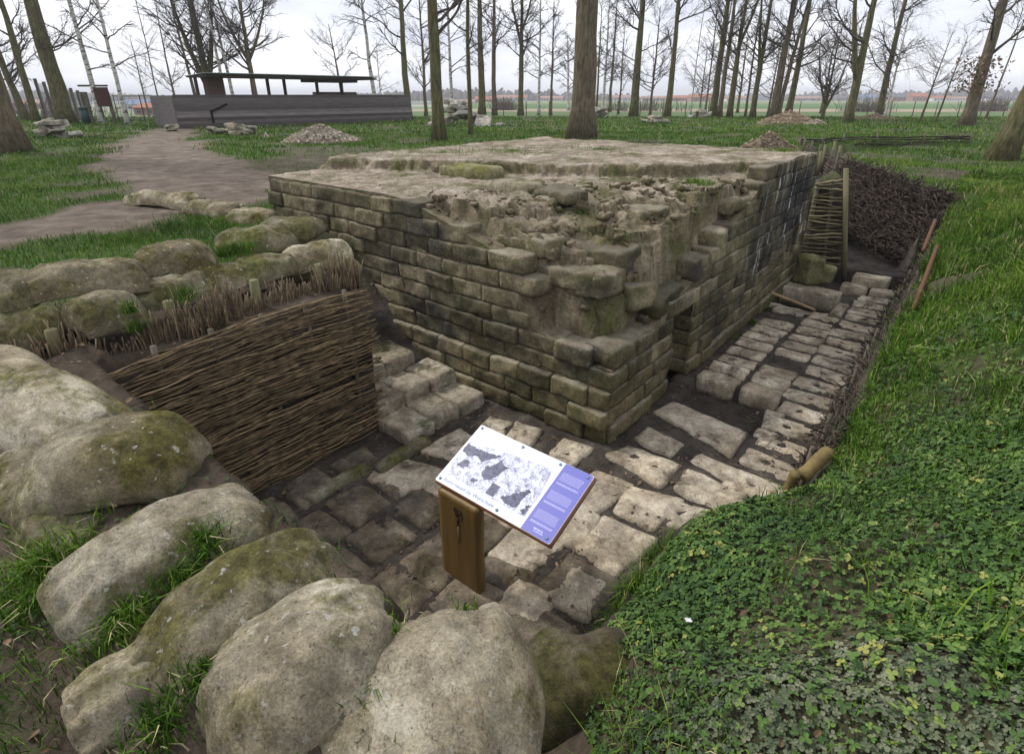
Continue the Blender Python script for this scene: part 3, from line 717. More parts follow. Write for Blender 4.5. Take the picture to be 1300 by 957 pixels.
# far end: pit rim and low steps
pstone([W(.0, 5.64), W(-.86, 5.64), W(-.86, 6.0), W(.0, 6.0)], .12, 'pit_slab', 'long thick slab lying behind the square pit', thick=.3, m='step', cat='slab')
pstone([W(-.86, 5.0), W(-1.02, 5.0), W(-1.02, 5.62), W(-.86, 5.62)], .05, 'pit_kerb', 'narrow kerb block along the right side of the square pit', thick=.3, m='step', cat='kerb')
pstone([W(.0, 4.86), W(-.86, 4.86), W(-.86, 5.01), W(.0, 5.01)], .03, 'pit_edge_slab', 'worn slab along the near side of the square pit', thick=.2, cat='slab')
for la, lb, ra, zt, lab in ((-.75, -1.12, 6.28, .12, 'left of the two low step blocks at the far end of the paving'), (-1.16, -1.55, 6.3, .12, 'right of the two low step blocks at the far end of the paving'), (-.85, -1.38, 6.62, .24, 'single upper step block behind the two low step blocks')):
    pstone([W(la, ra), W(lb, ra), W(lb, ra + .3), W(la, ra + .3)], zt, 'step_block', lab, 'step blocks at the far end', m='step', cat='step block', thick=.2)
# plank leaning over the pit
a_ = np.array([*at(978, 371, .32), .32]); b_ = np.array([*at(1034, 394, .05), .06])
ax = (b_ - a_); ln = np.linalg.norm(ax); ax /= ln; ay = np.cross((0, 0, 1), ax); ay /= np.linalg.norm(ay)
b = MB(); b.add(*rbox((a_ + b_) / 2, ax, ay, np.cross(ax, ay), (ln / 2, .055, .014), .005, .06, .002), .5)
tag(b.build('plank', M['plank'], None, True, tuple(a_)), 'pale sawn plank leaning across the square pit', 'plank')
# stair blocks
rnd = random.Random(31)
for s_, (l0, l1, zt) in enumerate(((1.40, 1.86, .15), (1.82, 2.26, .295), (2.22, 2.72, .45))):
    rr0 = -1.22 + .02 * s_; n_ = 3 if s_ < 2 else 2; rr1 = -.14 if s_ < 2 else (-.32 if s_ == 2 else -.2)
    ed = np.linspace(rr0, rr1, n_ + 1)
    wd = ['lowest', 'second', 'third', 'fourth', 'top'][s_]
    for q_ in range(n_):
        za = zt + rnd.uniform(-.012, .012); sk = rnd.uniform(-.025, .025)
        pl = (['wattle end of the', 'middle of the', 'bunker end of the'] if n_ == 3 else ['wattle end of the', 'bunker end of the'])[q_]
        pstone([W(l0 + sk, ed[q_] + .008), W(l0 + sk, ed[q_ + 1] - .008), W(l1, ed[q_ + 1] - .008), W(l1, ed[q_] + .008)][::-1], za, 'stair_block', 'stair block at the %s %s step' % (pl, wd), 'stair blocks of the short flight', thick=.24, holes=H1, m='step', cat='stair block')
slab_obj('kerb_stone', (512, 578), .02, .3, .07, .07, math.atan2(Rv[1], Rv[0]), 'low mossy kerb stone at the foot of the wattle wall near the stairs', 'bagmoss', cat='stone')
slab_obj('kerb_stone', (430, 615), .0, .3, .08, .06, math.atan2(Rv[1], Rv[0]), 'half-buried kerb stone at the foot of the wattle wall, nearer the bags', 'bagmoss', cat='stone')

# ------------------------------------------------------------------ WATTLE WALL
def wattle():
    rt = empty('wattle_wall', (*W(1.86, -2.1), 0), 'low revetment wall of tightly woven brown sticks left of the info sign', 'wattle wall')
    rnd = np.random.default_rng(4); P = []; Rd = []; A = []
    r0, r1 = -3.35, -1.12; K = 22
    ztop = lambda r: 1.40 + .05 * np.sin((r + 3) * 1.5)
    rows = 62
    for k in range(rows):
        for lay in range(5):
            ln = rnd.uniform(.7, 2.3); c = rnd.uniform(r0, r1)
            a = max(c - ln / 2, r0 - .05); b2 = min(c + ln / 2, r1 + rnd.uniform(-.03, .05))
            if b2 - a < .3: continue
            rr = np.linspace(a, b2, K); f = (k + rnd.uniform(0, 1)) / rows
            f2 = f + rnd.normal(0, .022)
            zf = np.linspace(f, f2, K)
            z = .03 + zf * (ztop(rr) - .03) + .010 * np.sin(rr * rnd.uniform(3, 7) + rnd.uniform(0, 6)) + .004 * np.sin(rr * 19 + rnd.uniform(0, 6))
            ll = 1.865 + .05 * zf - .028 * np.sin(np.pi * rr / .38 + (k % 2) * np.pi) * rnd.uniform(.5, 1) - lay * .008 + rnd.normal(0, .010) + .03 * np.sin(zf * 3.1)*-1
            x, y = W(ll, rr); P.append(np.stack([x, y, z], -1)); rad = rnd.uniform(.004, .009) * (1.5 if rnd.random() < .08 else 1)
            Rd.append(rad * np.linspace(1.1, .65, K)); A.append(np.full(K * 5, rnd.beta(2, 2.2)))
    V_, F_ = tubes(P, Rd, 5); m = MB(); m.add(V_, F_, np.concatenate(A)); m.build('woven_sticks', M['stick'], rt)
    for s in np.arange(r0 + .1, r1, .38):
        x, y = W(1.885, s); x2, y2 = W(1.93, s + .01)
        V_, F_ = tubes([[(x, y, -.1), (x, y, .7), (x2, y2, 1.46)]], [[.022, .022, .02]], 7); m = MB(); m.add(V_, F_, .4); m.build('stake', M['greypost'], rt)
    # soil packed behind
    m = MB(); Vv, Fc = rbox((*W(2.02, -2.2), .64), LA, RA, Z3, (.1, 1.08, .66), .02, .12, .01); m.add(Vv, Fc, .2); m.build('soil_backing', M['ground'], rt)
wattle()
def fringe():
    rt = empty('brushwood_fringe', (*W(2.25, -1.6), 1.35), 'row of upright brown brushwood sticks between the wattle wall and the sandbags', 'brushwood fringe')
    rnd = np.random.default_rng(8); P = []; Rd = []; A = []; K = 5
    for k in range(760):
        s = rnd.uniform(-3.75, -1.0); x, y = W(2.20 + rnd.normal(0, .035) + .04 * np.sin(s * 3), s)
        h = rnd.uniform(.15, .36) * np.clip(.85 + .4 * np.sin(s * 9) * np.sin(s * 3.7), .5, 1.1) * (1.15 if rnd.random() < .1 else 1); t = rnd.normal(0, .1, 2)
        zb = 1.32 + .02 * np.sin(s * 5)
        q = np.linspace(0, 1, K)[:, None]; P.append(np.array([x, y, zb]) + q * np.array([t[0] * h, t[1] * h, h]) + q * q * rnd.normal(0, .015, 3))
        Rd.append(np.linspace(1, .7, K) * rnd.uniform(.0035, .0075)); A.append(np.full(K * 4, rnd.beta(2, 2)))
    V_, F_ = tubes(P, Rd, 4); m = MB(); m.add(V_, F_, np.concatenate(A)); m.build('upright_sticks', M['reed'], rt)
    for s in (-3.3, -2.6, -1.95, -1.35, -1.06):
        x, y = W(2.27, s); V_, F_ = tubes([[(x, y, 1.15), (x, y, 1.4), (x + .01, y, 1.63)]], [[.04, .04, .037]], 9); m = MB(); m.add(V_, F_, .5); m.build('stake', M['stakewood'], rt)
fringe()

# ------------------------------------------------------------------ SANDBAGS (concrete filled)
def bag(pa, pb, z, wid, th, label, m='bag', group='concrete sandbags', bend=.0, seed=0, flat=.0, tilt=0):
    """pa, pb = ground-plan ends (x,y)"""
    pa = np.array(pa); pb = np.array(pb); ln = np.linalg.norm(pb - pa); d = (pb - pa) / ln; nrm = np.array([-d[1], d[0]]); c = (pa + pb) / 2
    nu, nv = 38, 22; P, Fc = rb_tmpl(nu, nv, 6)
    u, v, s = P[:, 0], P[:, 1], P[:, 2]
    # pillow: thickness falls to the rim, ends pinched
    uu = np.sign(u) * np.abs(u) ** .9; vv = np.sign(v) * np.abs(v) ** .9
    pu = np.clip(1 - np.abs(u) ** 4.5, 0, 1) ** .65; pv = np.clip(1 - np.abs(v) ** 2.3, 0, 1) ** .72
    prof = pu * pv; rim = .09
    X = uu * (ln / 2) * (1 - .10 * v ** 2 * (1 - .5 * np.abs(u))); Y = vv * (wid / 2) * (1 - .16 * np.abs(u) ** 4 + .07 * np.cos(u * 3 + seed) + .05 * np.sin(u * 7 + seed * 2))
    Zt = np.where(s > 0, s * th * (rim + (1 - rim) * prof) * .52, s * th * .45 * (.3 + .7 * prof))
    Zt = Zt + tilt * u * ln / 2 - bend * (u ** 2) * .9 + bend * .25 - .25 * th * np.abs(v) ** 4
    x = c[0] + X * d[0] + Y * nrm[0]; y = c[1] + X * d[1] + Y * nrm[1]
    w_ = np.stack([x, y, z + Zt], -1)
    k1 = np.stack([fbm(w_ + 11 * j + seed * 3.3, 2, 3.2) for j in range(3)], -1); k2 = fbm(w_ + seed, 3, 11)
    crz = fbm(np.stack([u * 1.3, v * 4 + seed, 0 * u], -1), 2, 1.7); crease = np.clip(1 - np.abs(crz) / .10, 0, 1) * (s > 0) * (1 - np.abs(v) ** 3); w_[:, 2] -= .012 * crease
    w_ = w_ + k1 * np.array([.045, .045, .028]) + np.array([0, 0, 1]) * (k2 * .012 * (s > 0))[:, None]
    # creases running from the ends
    cr_ = (.25 + np.exp(-((1 - np.abs(u)) / .3) ** 2)) * np.sin(v * 11 + seed + 1.5 * u) * .015 * (s > 0); w_[:, 2] += cr_
    b = MB(); b.add(w_, Fc, random.random())
    return tag(b.build('sandbag', M[m], None, True, (c[0], c[1], z - th / 2)), label, 'sandbag', group)
GB = 'concrete sandbags'
def bpx(a, b2, z, wid, th, label, m='bag', zb=None, **k):
    pa = at(*a, z); pb = at(*b2, z if zb is None else zb)
    return bag(pa, pb, z if zb is None else (z + zb) / 2, wid, th, label, m, tilt=0 if zb is None else (zb - z) / math.dist(pa, pb), **k)
# foreground parapet
bpx((40, 590), (252, 572), 1.56, .54, .24, 'biggest rounded moss-spotted concrete sandbag at the left wattle end', 'bag', seed=1, bend=.10)
bpx((-80, 450), (118, 540), 1.54, .54, .23, 'pale cracked concrete sandbag at the left edge above the biggest one', 'bagpale', seed=2, bend=.06)
bpx((0, 590), (160, 690), 1.40, .46, .22, 'yellow-brown concrete sandbag wedged under the biggest foreground one', 'bag', seed=3, bend=.05)
bpx((62, 768), (332, 632), 1.49, .43, .21, 'long pale-ended sandbag sloping to the wattle corner, first of the row of four', 'bagpale', seed=4, bend=.08)
bpx((165, 870), (412, 690), 1.48, .41, .20, 'grey sandbag with grass tufts on both sides, second of the row', 'bag', seed=5, bend=.09)
bpx((255, 945), (505, 762), 1.49, .47, .22, 'wide pale sandbag with white speck, third of the row', 'bagpale', seed=6, bend=.08)
bpx((555, 1030), (562, 770), 1.44, .54, .21, 'pale pointed sandbag at the bottom centre below the sign post', 'bagpale', seed=7, bend=.10)
bpx((95, 925), (235, 820), 1.41, .30, .13, 'small light sandbag at the lower left under the grassy gap', 'bagpale', seed=8)
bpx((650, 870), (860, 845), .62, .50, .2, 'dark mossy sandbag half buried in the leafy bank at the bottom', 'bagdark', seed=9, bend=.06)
bpx((-160, 560), (-10, 640), 1.36, .5, .26, 'sandbag mostly outside the left edge below the cracked one', 'bag', seed=10)
bpx((370, 1030), (480, 910), 1.42, .46, .18, 'sandbag lowest at the bottom between the third and the pointed one', 'bag', seed=41)
# left stack, lower then upper row
bpx((-30, 415), (85, 412), 1.60, 0.41, .22, 'lower-row sandbag at the left edge above the cracked one', 'bagmoss', seed=11)
bpx((80, 412), (176, 382), 1.62, 0.43, .24, 'mossy lower-row sandbag drooping over the left end of the brushwood', 'bag', seed=12, bend=.04)
bpx((160, 384), (240, 362), 1.60, 0.36, .20, 'small mossy lower-row sandbag second over the brushwood', 'bagmoss', seed=13)
bpx((228, 360), (318, 342), 1.60, 0.41, .20, 'pale lower-row sandbag third over the brushwood with grass on it', 'bag', seed=14)
bpx((302, 346), (372, 332), 1.60, 0.41, .20, 'dark mossy lower-row sandbag fourth over the brushwood', 'bagmoss', seed=15)
bpx((358, 328), (450, 318), 1.60, 0.48, .22, 'pale wrinkled sandbag at the right end of the stack by the bunker', 'bagpale', seed=16, bend=.03)
bpx((-70, 375), (48, 368), 1.78, 0.43, .22, 'upper-row sandbag cut by the left edge of the stack', 'bagmoss', seed=17)
bpx((38, 362), (182, 342), 1.80, 0.43, .24, 'longest upper-row sandbag with a white scrape near its end', 'bag', seed=18, bend=.05)
bpx((168, 336), (268, 322), 1.76, 0.41, .22, 'upper-row sandbag right of the longest one, before a grass tuft', 'bag', seed=19, bend=.02)
bpx((276, 306), (374, 302), 1.70, 0.41, .22, 'upper-row sandbag between the grass tuft and the end bag', 'bagmoss', seed=20, bend=.02)
bpx((336, 288), (404, 292), 1.60, 0.50, .22, 'rearmost sandbag of the stack touching the bunker corner', 'bagmoss', seed=21)
bpx((345, 350), (456, 338), 1.44, 0.26, .14, 'low pale sandbag under the wrinkled end bag behind the brushwood', 'bagpale', seed=22)
bpx((172, 250), (250, 256), 1.5, 0.50, .22, 'left sandbag of the far row beside the path', 'bagpale', seed=23)
bpx((240, 262), (306, 266), 1.48, 0.50, .2, 'middle sandbag of the far row beside the path', 'bag', seed=24)
bpx((296, 273), (352, 276), 1.46, 0.50, .2, 'right sandbag of the far row nearest the bunker', 'bag', seed=25)

# ------------------------------------------------------------------ INFO SIGN
def sign():
    P0 = np.array([*at(615, 763, 0), 0.]); zt = .71
    # corners of the board on a tilted plane: low (near) edge along the wide face of the post
    BLz, TLz = .74, .93
    BL = np.array([*at(552, 608, BLz), BLz]); BR = np.array([*at(697, 691, BLz), BLz])
    TL = np.array([*at(614, 540, TLz), TLz]); 
    ex = BR - BL; wd = np.linalg.norm(ex); ex /= wd; eyv = TL - BL; eyv -= ex * (eyv @ ex); hg = np.linalg.norm(eyv); ey = eyv / hg; ez = np.cross(ex, ey)
    rt = empty('information_sign', (P0[0], P0[1], 0), 'tilted white and blue printed information board on a stout brown wooden post', 'information sign')
    # post: wide plank under the left part of the near edge
    ph = np.array([ex[0], ex[1], 0]); ph /= np.linalg.norm(ph); pn = np.cross((0, 0, 1), ph)
    hw = .17; pc = P0 - ph * (hw + .045) + pn * .035
    m = MB(); m.add(*rbox((pc[0], pc[1], .32), ph, pn, Z3, (hw, .032, .385), .006, .03, .0015), .5)
    post = m.build('post', M['signpost'], rt)
    fr = pc - pn * .0335
    # carved emblem: poppy-like flower with stem, cut as dark grooves on the front
    def P(u, z): return (fr[0] + ph[0] * u, fr[1] + ph[1] * u, z)
    gl = []
    def arc(cx, cz, r_, a0, a1, n=12):
        t = np.linspace(a0, a1, n); return [P(cx + r_ * math.cos(a), cz + r_ * math.sin(a)) for a in t]
    m = MB()
    for cx, cz, r_ in ((-.012, .62, .016), (.02, .615, .02), (.022, .585, .022), (-.006, .59, .014)):
        V_, F_ = tubes([arc(cx, cz, r_, 0, 6.1, 14)], [[.003] * 14], 5); m.add(V_, F_, .2)
    V_, F_ = tubes([[P(0.004, .57), P(.004, .53), P(.003, .5)]], [[.006, .007, .004]], 5); m.add(V_, F_, .2)
    m.build('carved_emblem', M['groove'], post and rt)
    m = MB(); V_, F_ = tubes([[P(.003, .495), P(.003, .43), P(.002, .36)]], [[.004, .006, .002]], 5); m.add(V_, F_, .2); m.build('carved_stem', M['signgroove'], rt)
    # backing
    ctr = BL + ex * wd / 2 + ey * hg / 2
    m = MB(); m.add(*rbox(ctr - ez * .022 + ex * .006 - ey * .004, ex, ey, ez, (wd / 2 + .008, hg / 2 + .006, .012), .006, .05, .001), .5); back = m.build('backing_board', M['signback'], rt)
    def flat(name, poly, h, mat, par, thick=.003):
        v = [BL + ex * a * wd + ey * b_ * hg + ez * h for a, b_ in poly]; n_ = len(v)
        v2 = [q - ez * thick for q in v]; f1 = np.array([list(range(n_))]); f2 = np.array([list(range(2 * n_ - 1, n_ - 1, -1))])
        sd2 = np.array([[i, i + n_, (i + 1) % n_ + n_, (i + 1) % n_] for i in range(n_)])
        m_ = MB(); m_.add(np.array(v + v2), [f1, f2, sd2] if n_ != 4 else [np.concatenate([f1, f2, sd2])], .5); return m_.build(name, mat, par, False)
    def rp(x0, y0, x1, y1, r_=.02):
        ra = r_ * hg / wd; o = []
        for cx, cy, a0 in ((x1 - ra, y0 + r_, -90), (x1 - ra, y1 - r_, 0), (x0 + ra, y1 - r_, 90), (x0 + ra, y0 + r_, 180)):
            for k in range(5): a = math.radians(a0 + k * 22.5); o.append((cx + ra * math.cos(a), cy + r_ * math.sin(a)))
        return o
    sheet = flat('printed_panel', rp(0, 0, 1, 1, .025), -.003, M['signwhite'], rt, .006)
    band = flat('blue_band', [(.775, .003), (.985, .003), (.997, .02), (.997, .98), (.985, .997), (.775, .997)], -.0015, M['signblue'], rt, .001)
    band['label'] = 'violet-blue side band with small white text'
    pic = flat('photo_print', [(.02, .14), (.75, .14), (.75, .50), (.72, .86), (.02, .70)], -.0012, M['signphoto'], rt, .0008)
    m = MB()
    rj = random.Random(5)
    def dark(poly, h=-.0002):
        pp = []
        for (a0, b0), (a1, b1) in zip(poly, poly[1:] + poly[:1]):
            for t in range(7): pp.append((a0 + (a1 - a0) * t / 7 + (rj.uniform(-.009, .009) if t else 0), b0 + (b1 - b0) * t / 7 + (rj.uniform(-.014, .014) if t else 0)))
        if len(poly) > 4 or poly[0] != (.405, .165): poly = pp
        v = [BL + ex * a * wd + ey * b_ * hg + ez * h for a, b_ in poly]; m.add(np.array(v), np.array([list(range(len(v)))]), .5)
    dark([(.405, .165), (.475, .165), (.475, .33), (.405, .33)])                      # dark doorway of the pictured bunker
    dark([(.02, .53), (.10, .50), (.16, .55), (.22, .50), (.27, .60), (.33, .70), (.22, .66), (.12, .65), (.02, .66)])
    dark([(.27, .38), (.33, .30), (.38, .36), (.41, .52), (.44, .62), (.39, .60), (.35, .66), (.31, .52), (.28, .5)])
    dark([(.52, .21), (.60, .16), (.66, .19), (.67, .35), (.69, .44), (.66, .47), (.62, .38), (.56, .28)])
    dark([(.06, .33), (.12, .31), (.16, .36), (.13, .44), (.09, .42)])
    dark([(.24, .22), (.28, .20), (.29, .27), (.25, .27)]); dark([(.70, .18), (.74, .16), (.745, .30), (.72, .28)])
    m.build('picture_shapes', M['signdark'], rt, False)
    # text lines
    m = MB(); rn = random.Random(2)
    def line(x0, x1, y, th, h=.0004, mb_=None):
        x = x0
        while x < x1 - .004:
            w_ = rn.uniform(.008, .028); xe = min(x + w_, x1)
            v = [BL + ex * a * wd + ey * b_ * hg + ez * h for a, b_ in ((x, y), (xe, y), (xe, y + th), (x, y + th))]
            (mb_ or m).add(np.array(v), np.array([[0, 1, 2, 3]]), .5); x = xe + .005
    for k in range(7): line(.05, .43 - .0 * k, .915 - k * .026, .005, -.0006)
    m.build('text_lines', M['signtext'], rt, False)
    for c0 in (.80, .52, .24):
        m = MB()
        for k in range(7): line(.80, .965, c0 + .07 - k * .018, .006, -.0004, m)
        for k in range(2): line(.80, .965, c0 - .085 - k * .016, .009, -.0004, m)
        m.build('band_text', M['signpale'], rt, False)
    m = MB(); line(.85, .92, .075, .018, -.0004, m); line(.86, .93, .05, .012, -.0004, m)
    m.build('band_logo', M['signpale'], rt, False)
    # title
    cu = bpy.data.curves.new('title', 'FONT'); cu.body = 'Bayernwald bij Wijtschate'; cu.size = .052; cu.extrude = .0003; cu.offset = -.0006; cu.resolution_u = 3; cu.shear = .15
    to = bpy.data.objects.new('title_text', cu); COL.objects.link(to)
    bpy.context.view_layer.update()
    dg = bpy.context.evaluated_depsgraph_get(); me = bpy.data.meshes.new_from_object(to.evaluated_get(dg)); bpy.data.objects.remove(to)
    co = np.array([v.co[:] for v in me.vertices]); wtxt = co[:, 0].max(); sc_ = .47 * wd / wtxt
    Wc = (BL + ex * .055 * wd + ey * .045 * hg + ez * .0006)[None] + sc_ * (co[:, :1] * ex + co[:, 1:2] * ey) + co[:, 2:3] * ez
    org = np.array(rt.location); me.vertices.foreach_set('co', (Wc - org).astype(np.float32).ravel()); me.materials.clear(); me.materials.append(M['signtitle'])
    to = bpy.data.objects.new('title_text', me); COL.objects.link(to); to.parent = rt
    for a, b_ in ((.03, .05), (.03, .955), (.42, .955), (.42 + .14, .05), (.745, .955), (.965, .95), (.965, .05)):
        c = BL + ex * a * wd + ey * b_ * hg; V_, F_ = tubes([[c - ez * .004, c + ez * .0025]], [[.010, .010]], 12); m = MB(); m.add(V_, F_, .5); m.build('screw', M['screw'], rt, True)
M['signpost'] = simple('sign_post_wood', (.21, .12, .035), .5, .4, (.095, .06, .016), 2.2, scale3=(9, 9, .7), bumpd=.002)
M['signback'] = simple('sign_backing', (.24, .10, .045), .5, .4, (.15, .06, .03), 6)
M['groove'] = simple('burnt_groove', (.03, .015, .006), .8); M['signgroove'] = simple('pale_groove', (.3, .22, .1), .8)
M['signwhite'] = simple('print_white', (.80, .81, .86), .35, .4, (.76, .77, .83), 3)
M['signblue'] = simple('print_blue', (.15, .155, .47), .35, .4, (.14, .145, .44), 3)
M['signtext'] = simple('print_text_grey', (.45, .47, .6), .4); M['signpale'] = simple('print_text_pale', (.55, .56, .85), .4, .3, (.5, .5, .8)); M['signtitle'] = simple('print_title_blue', (.12, .22, .45), .4, .3, (.1, .2, .4))
M['signdark'] = simple('print_dark', (.16, .165, .26), .4, .3, (.01, .01, .035), 40); M['screw'] = simple('screw_steel', (.22, .3, .42), .35, .5, (.15, .22, .33), 40, metal=.3)
def photomat():
    n = N('print_photo', .4, .4); P = n.tc.outputs['Object']
    a = n.noise(22, 7, .8, P, dist=.6); b = n.noise(120, 5, .8, P)
    k = n.math('ADD', n.math('MULTIPLY', a, .6), n.math('MULTIPLY', b, .4))
    n.col(n.ramp(k, [(.38, (.05, .05, .11)), (.46, (.3, .31, .42)), (.52, (.6, .62, .72)), (.62, (.8, .81, .87))])); return n.m
M['signphoto'] = photomat()
sign()

# ------------------------------------------------------------------ FAR END OF THE TRENCH
def wicket():
    a = np.array(W(-.02, 6.60)); b2 = np.array(W(-.72, 6.92)); 
    rt = empty('pole_hurdle', (*((a + b2) / 2), .1), 'hurdle of spaced horizontal pale poles beside the far bunker corner', 'hurdle')
    rnd = np.random.default_rng(3); P = []; Rd = []; A = []; K = 7
    for k in range(24):
        z = .28 + k * .062 + rnd.normal(0, .008); q = np.linspace(-.04, 1.04, K)
        b3 = b2 + np.array([-.42, 0]) * z / 1.9
        xy = a[None] + q[:, None] * (b3 - a)[None]; n_ = np.array(Rv) * -1
        off = .02 * np.sin(q * 6 + k * 3.14) + rnd.normal(0, .008)
        P.append(np.concatenate([xy + n_[None] * off[:, None], (z + (q - .5) * rnd.normal(.02, .05) + rnd.normal(0, .006, K))[:, None]], 1)); Rd.append(np.linspace(1, .8, K) * rnd.uniform(.011, .022)); A.append(np.full(K * 7, rnd.random()))
    V_, F_ = tubes(P, Rd, 7); m = MB(); m.add(V_, F_, np.concatenate(A)); m.build('poles', M['pole'], rt)
    for (q, r_, zt, mt) in ((1.0, .042, 1.92, 'stakewood'), (.5, .03, 1.7, 'greypost'), (.02, .035, 1.7, 'greypost')):
        p = a + q * (b2 - a) + np.array(Rv) * (-.05 if q == 1. else .04)
        V_, F_ = tubes([[(p[0], p[1], 0), (p[0] - .42 * q * .8 / 1.9, p[1], .8), (p[0] - .42 * q * zt / 1.9, p[1], zt)]], [[r_, r_, r_ * .95]], 9); m = MB(); m.add(V_, F_, .6); m.build('post', M[mt], rt)
    m = MB(); c = (a + b2) / 2 + np.array(Rv) * .12; m.add(*rbox((c[0] - .12, c[1], .82), (*((b2 - a) / np.linalg.norm(b2 - a)), 0), RA, Z3, (.30, .05, .84), .02, .08, .02), .3); m.build('soil_backing', M['ground'], rt)
wicket()
slab_obj('boulder', (1028, 343), .35, .17, .16, .24, .4, 'tall pale mossy boulder leaning in the corner between bunker and pole hurdle', 'grn', cat='boulder')
slab_obj('boulder', (1048, 349), .27, .14, .13, .15, .9, 'small rounded green boulder at the foot of the pole hurdle', 'grn', cat='boulder')
def brush_pile():
    rt = empty('brushwood_heap', (7.4, 11.0, .3), 'dense dark tangle of brushwood lining the far bend of the trench', 'brushwood')
    rnd = np.random.default_rng(6); K = 9; P = []; Rd = []; A = []
    BLp = np.array([7.1, 12.6, .3]); BR = np.array([6.98, 9.1, .26]); TR = np.array([7.9, 10.35, 1.34]); TL = np.array([7.95, 13.8, 1.55])
    for k in range(2100):
        u = rnd.uniform(-.03, 1.03); v = rnd.uniform(0, 1.03) 
        c = (1 - v) * ((1 - u) * BLp + u * BR) + v * ((1 - u) * TL + u * TR)
        c = c + np.array([-1, -.25, .35]) * (.16 * math.sin(math.pi * min(max(u, 0), 1)) * rnd.random() + .10 * rnd.random())
        d = (BR - BLp); d /= np.linalg.norm(d); d = d * rnd.choice([-1, 1]) + rnd.normal(0, .42, 3); d /= np.linalg.norm(d)
        ln = rnd.uniform(.2, .75); q = np.linspace(-.5, .5, K)[:, None]
        P.append(c + d * q * ln + (q ** 2 - .1) * rnd.normal(0, .22, 3) + .01 * rnd.normal(0, 1, (K, 3))); Rd.append(np.linspace(1, .5, K) * rnd.uniform(.006, .017)); A.append(np.full(K * 5, rnd.beta(2, 3)))
    V_, F_ = tubes(P, Rd, 5); m = MB(); m.add(V_, F_, np.concatenate(A)); m.build('tangled_branches', M['darkstick'], rt)
    m = MB(); n_ = 14; uu, vv_ = np.meshgrid(np.linspace(-.05, 1.05, n_), np.linspace(-.3, 1.02, n_))
    S = (1 - vv_)[..., None] * ((1 - uu)[..., None] * BLp + uu[..., None] * BR) + vv_[..., None] * ((1 - uu)[..., None] * TL + uu[..., None] * TR)
    S = S + np.array([.06, .02, -.05]); ii = np.arange(n_ * n_).reshape(n_, n_)
    m.add(S.reshape(-1, 3), np.stack([ii[:-1, :-1], ii[:-1, 1:], ii[1:, 1:], ii[1:, :-1]], -1).reshape(-1, 4), .2); m.build('soil_backing', M['darksoil'], rt)
M['darksoil'] = simple('dark_soil', (.05, .04, .032), .95, .1, (.025, .02, .016), 9)
brush_pile()
# brushwood revetment at the foot of the right bank
def foot_brush():
    rt = empty('bank_revetment', (*W(-1.66, 3), 0), 'low ragged revetment of grey-brown sticks along the foot of the right bank', 'brushwood')
    rnd = np.random.default_rng(16); K = 8; P = []; Rd = []; A = []
    for k in range(2300):
        r = rnd.uniform(.35, 7.9); d0 = rnd.uniform(-.04, .2); z = .02 + np.maximum(d0, 0) * 3.1 + rnd.normal(0, .03)
        l = float(le(np.array(r))) - d0 + .03
        x, y = W(l, r); c = np.array([x, y, max(z, .02)])
        d = np.array([Rv[0], Rv[1], 0]) * rnd.choice([-1, 1]) + rnd.normal(0, .33, 3); d /= np.linalg.norm(d)
        ln = rnd.uniform(.12, .5); q = np.linspace(-.5, .5, K)[:, None]
        P.append(c + d * q * ln + (q ** 2 - .1) * rnd.normal(0, .12, 3)); Rd.append(np.linspace(1, .5, K) * rnd.uniform(.003, .011)); A.append(np.full(K * 5, rnd.beta(2, 2.5)))
    V_, F_ = tubes(P, Rd, 5); m = MB(); m.add(V_, F_, np.concatenate(A)); m.build('tangled_branches', M['bankstick'], rt)
    for r in np.arange(.3, 7, .62):
        x, y = W(float(le(np.array(r))) - .03, r); V_, F_ = tubes([[(x, y, -.05), (x, y, .25), (x + .01, y, .5)]], [[.022, .022, .02]], 7); m = MB(); m.add(V_, F_, .4); m.build('stake', M['greypost'], rt)
M['bankstick'] = simple('bank_sticks', (.095, .075, .055), .8, .2, (.035, .027, .02), 12, tint=True)
foot_brush()
def stake(pa, za, pb, zb, r_, m, label, cat='stake', name='wooden_stake', group=None, sides=9):
    a = (*at(*pa, za), za); b2 = (*at(*pb, zb), zb); a = np.array(a); b2 = np.array(b2)
    q = np.linspace(0, 1, 6)[:, None]; P = a + (b2 - a) * q; V_, F_ = tubes([P], [np.full(6, r_) * np.array([1, 1.03, .97, 1.02, 1, .93])], sides)
    mb_ = MB(); mb_.add(V_ + .006 * np.stack([fbm(V_, 2, 12)] * 3, -1), F_, .5); return tag(mb_.build(name, M[m], None, True, tuple(a)), label, cat, group)
stake((1160, 392), .84, (1190, 312), 1.14, .026, 'orangestake', 'thicker reddish stake leaning out of the right bank, nearer of the two', group='reddish stakes on the right bank')
stake((1172, 318), 1.02, (1187, 280), 1.22, .024, 'orangestake', 'short reddish stake on the right bank, farther of the two', group='reddish stakes on the right bank')
def log(pa, za, pb, zb, r_, label):
    a = np.array([*at(*pa, za), za]); b2 = np.array([*at(*pb, zb), zb]); q = np.linspace(0, 1, 10)[:, None]
    V_, F_ = tubes([a + (b2 - a) * q], [np.full(10, r_) * (1 + .06 * np.sin(np.arange(10) * 1.7))], 12)
    rt = MB(); rt.add(V_ + .008 * np.stack([fbm(V_, 2, 14)] * 3, -1), F_, .5); return tag(rt.build('cut_stake_end', M['cutwood'], None, True, tuple(a)), label, 'stake')
M['cutwood'] = simple('cut_log_wood', (.26, .18, .07), .7, .25, (.11, .085, .03), 9, bumpd=.008)
log((1018, 605), .50, (1052, 572), .62, .05, 'fat yellowish stake end with a sawn top on the bank edge')
log((1000, 622), .38, (1010, 600), .55, .035, 'smaller sawn stake stub just below the fat yellowish stake end')

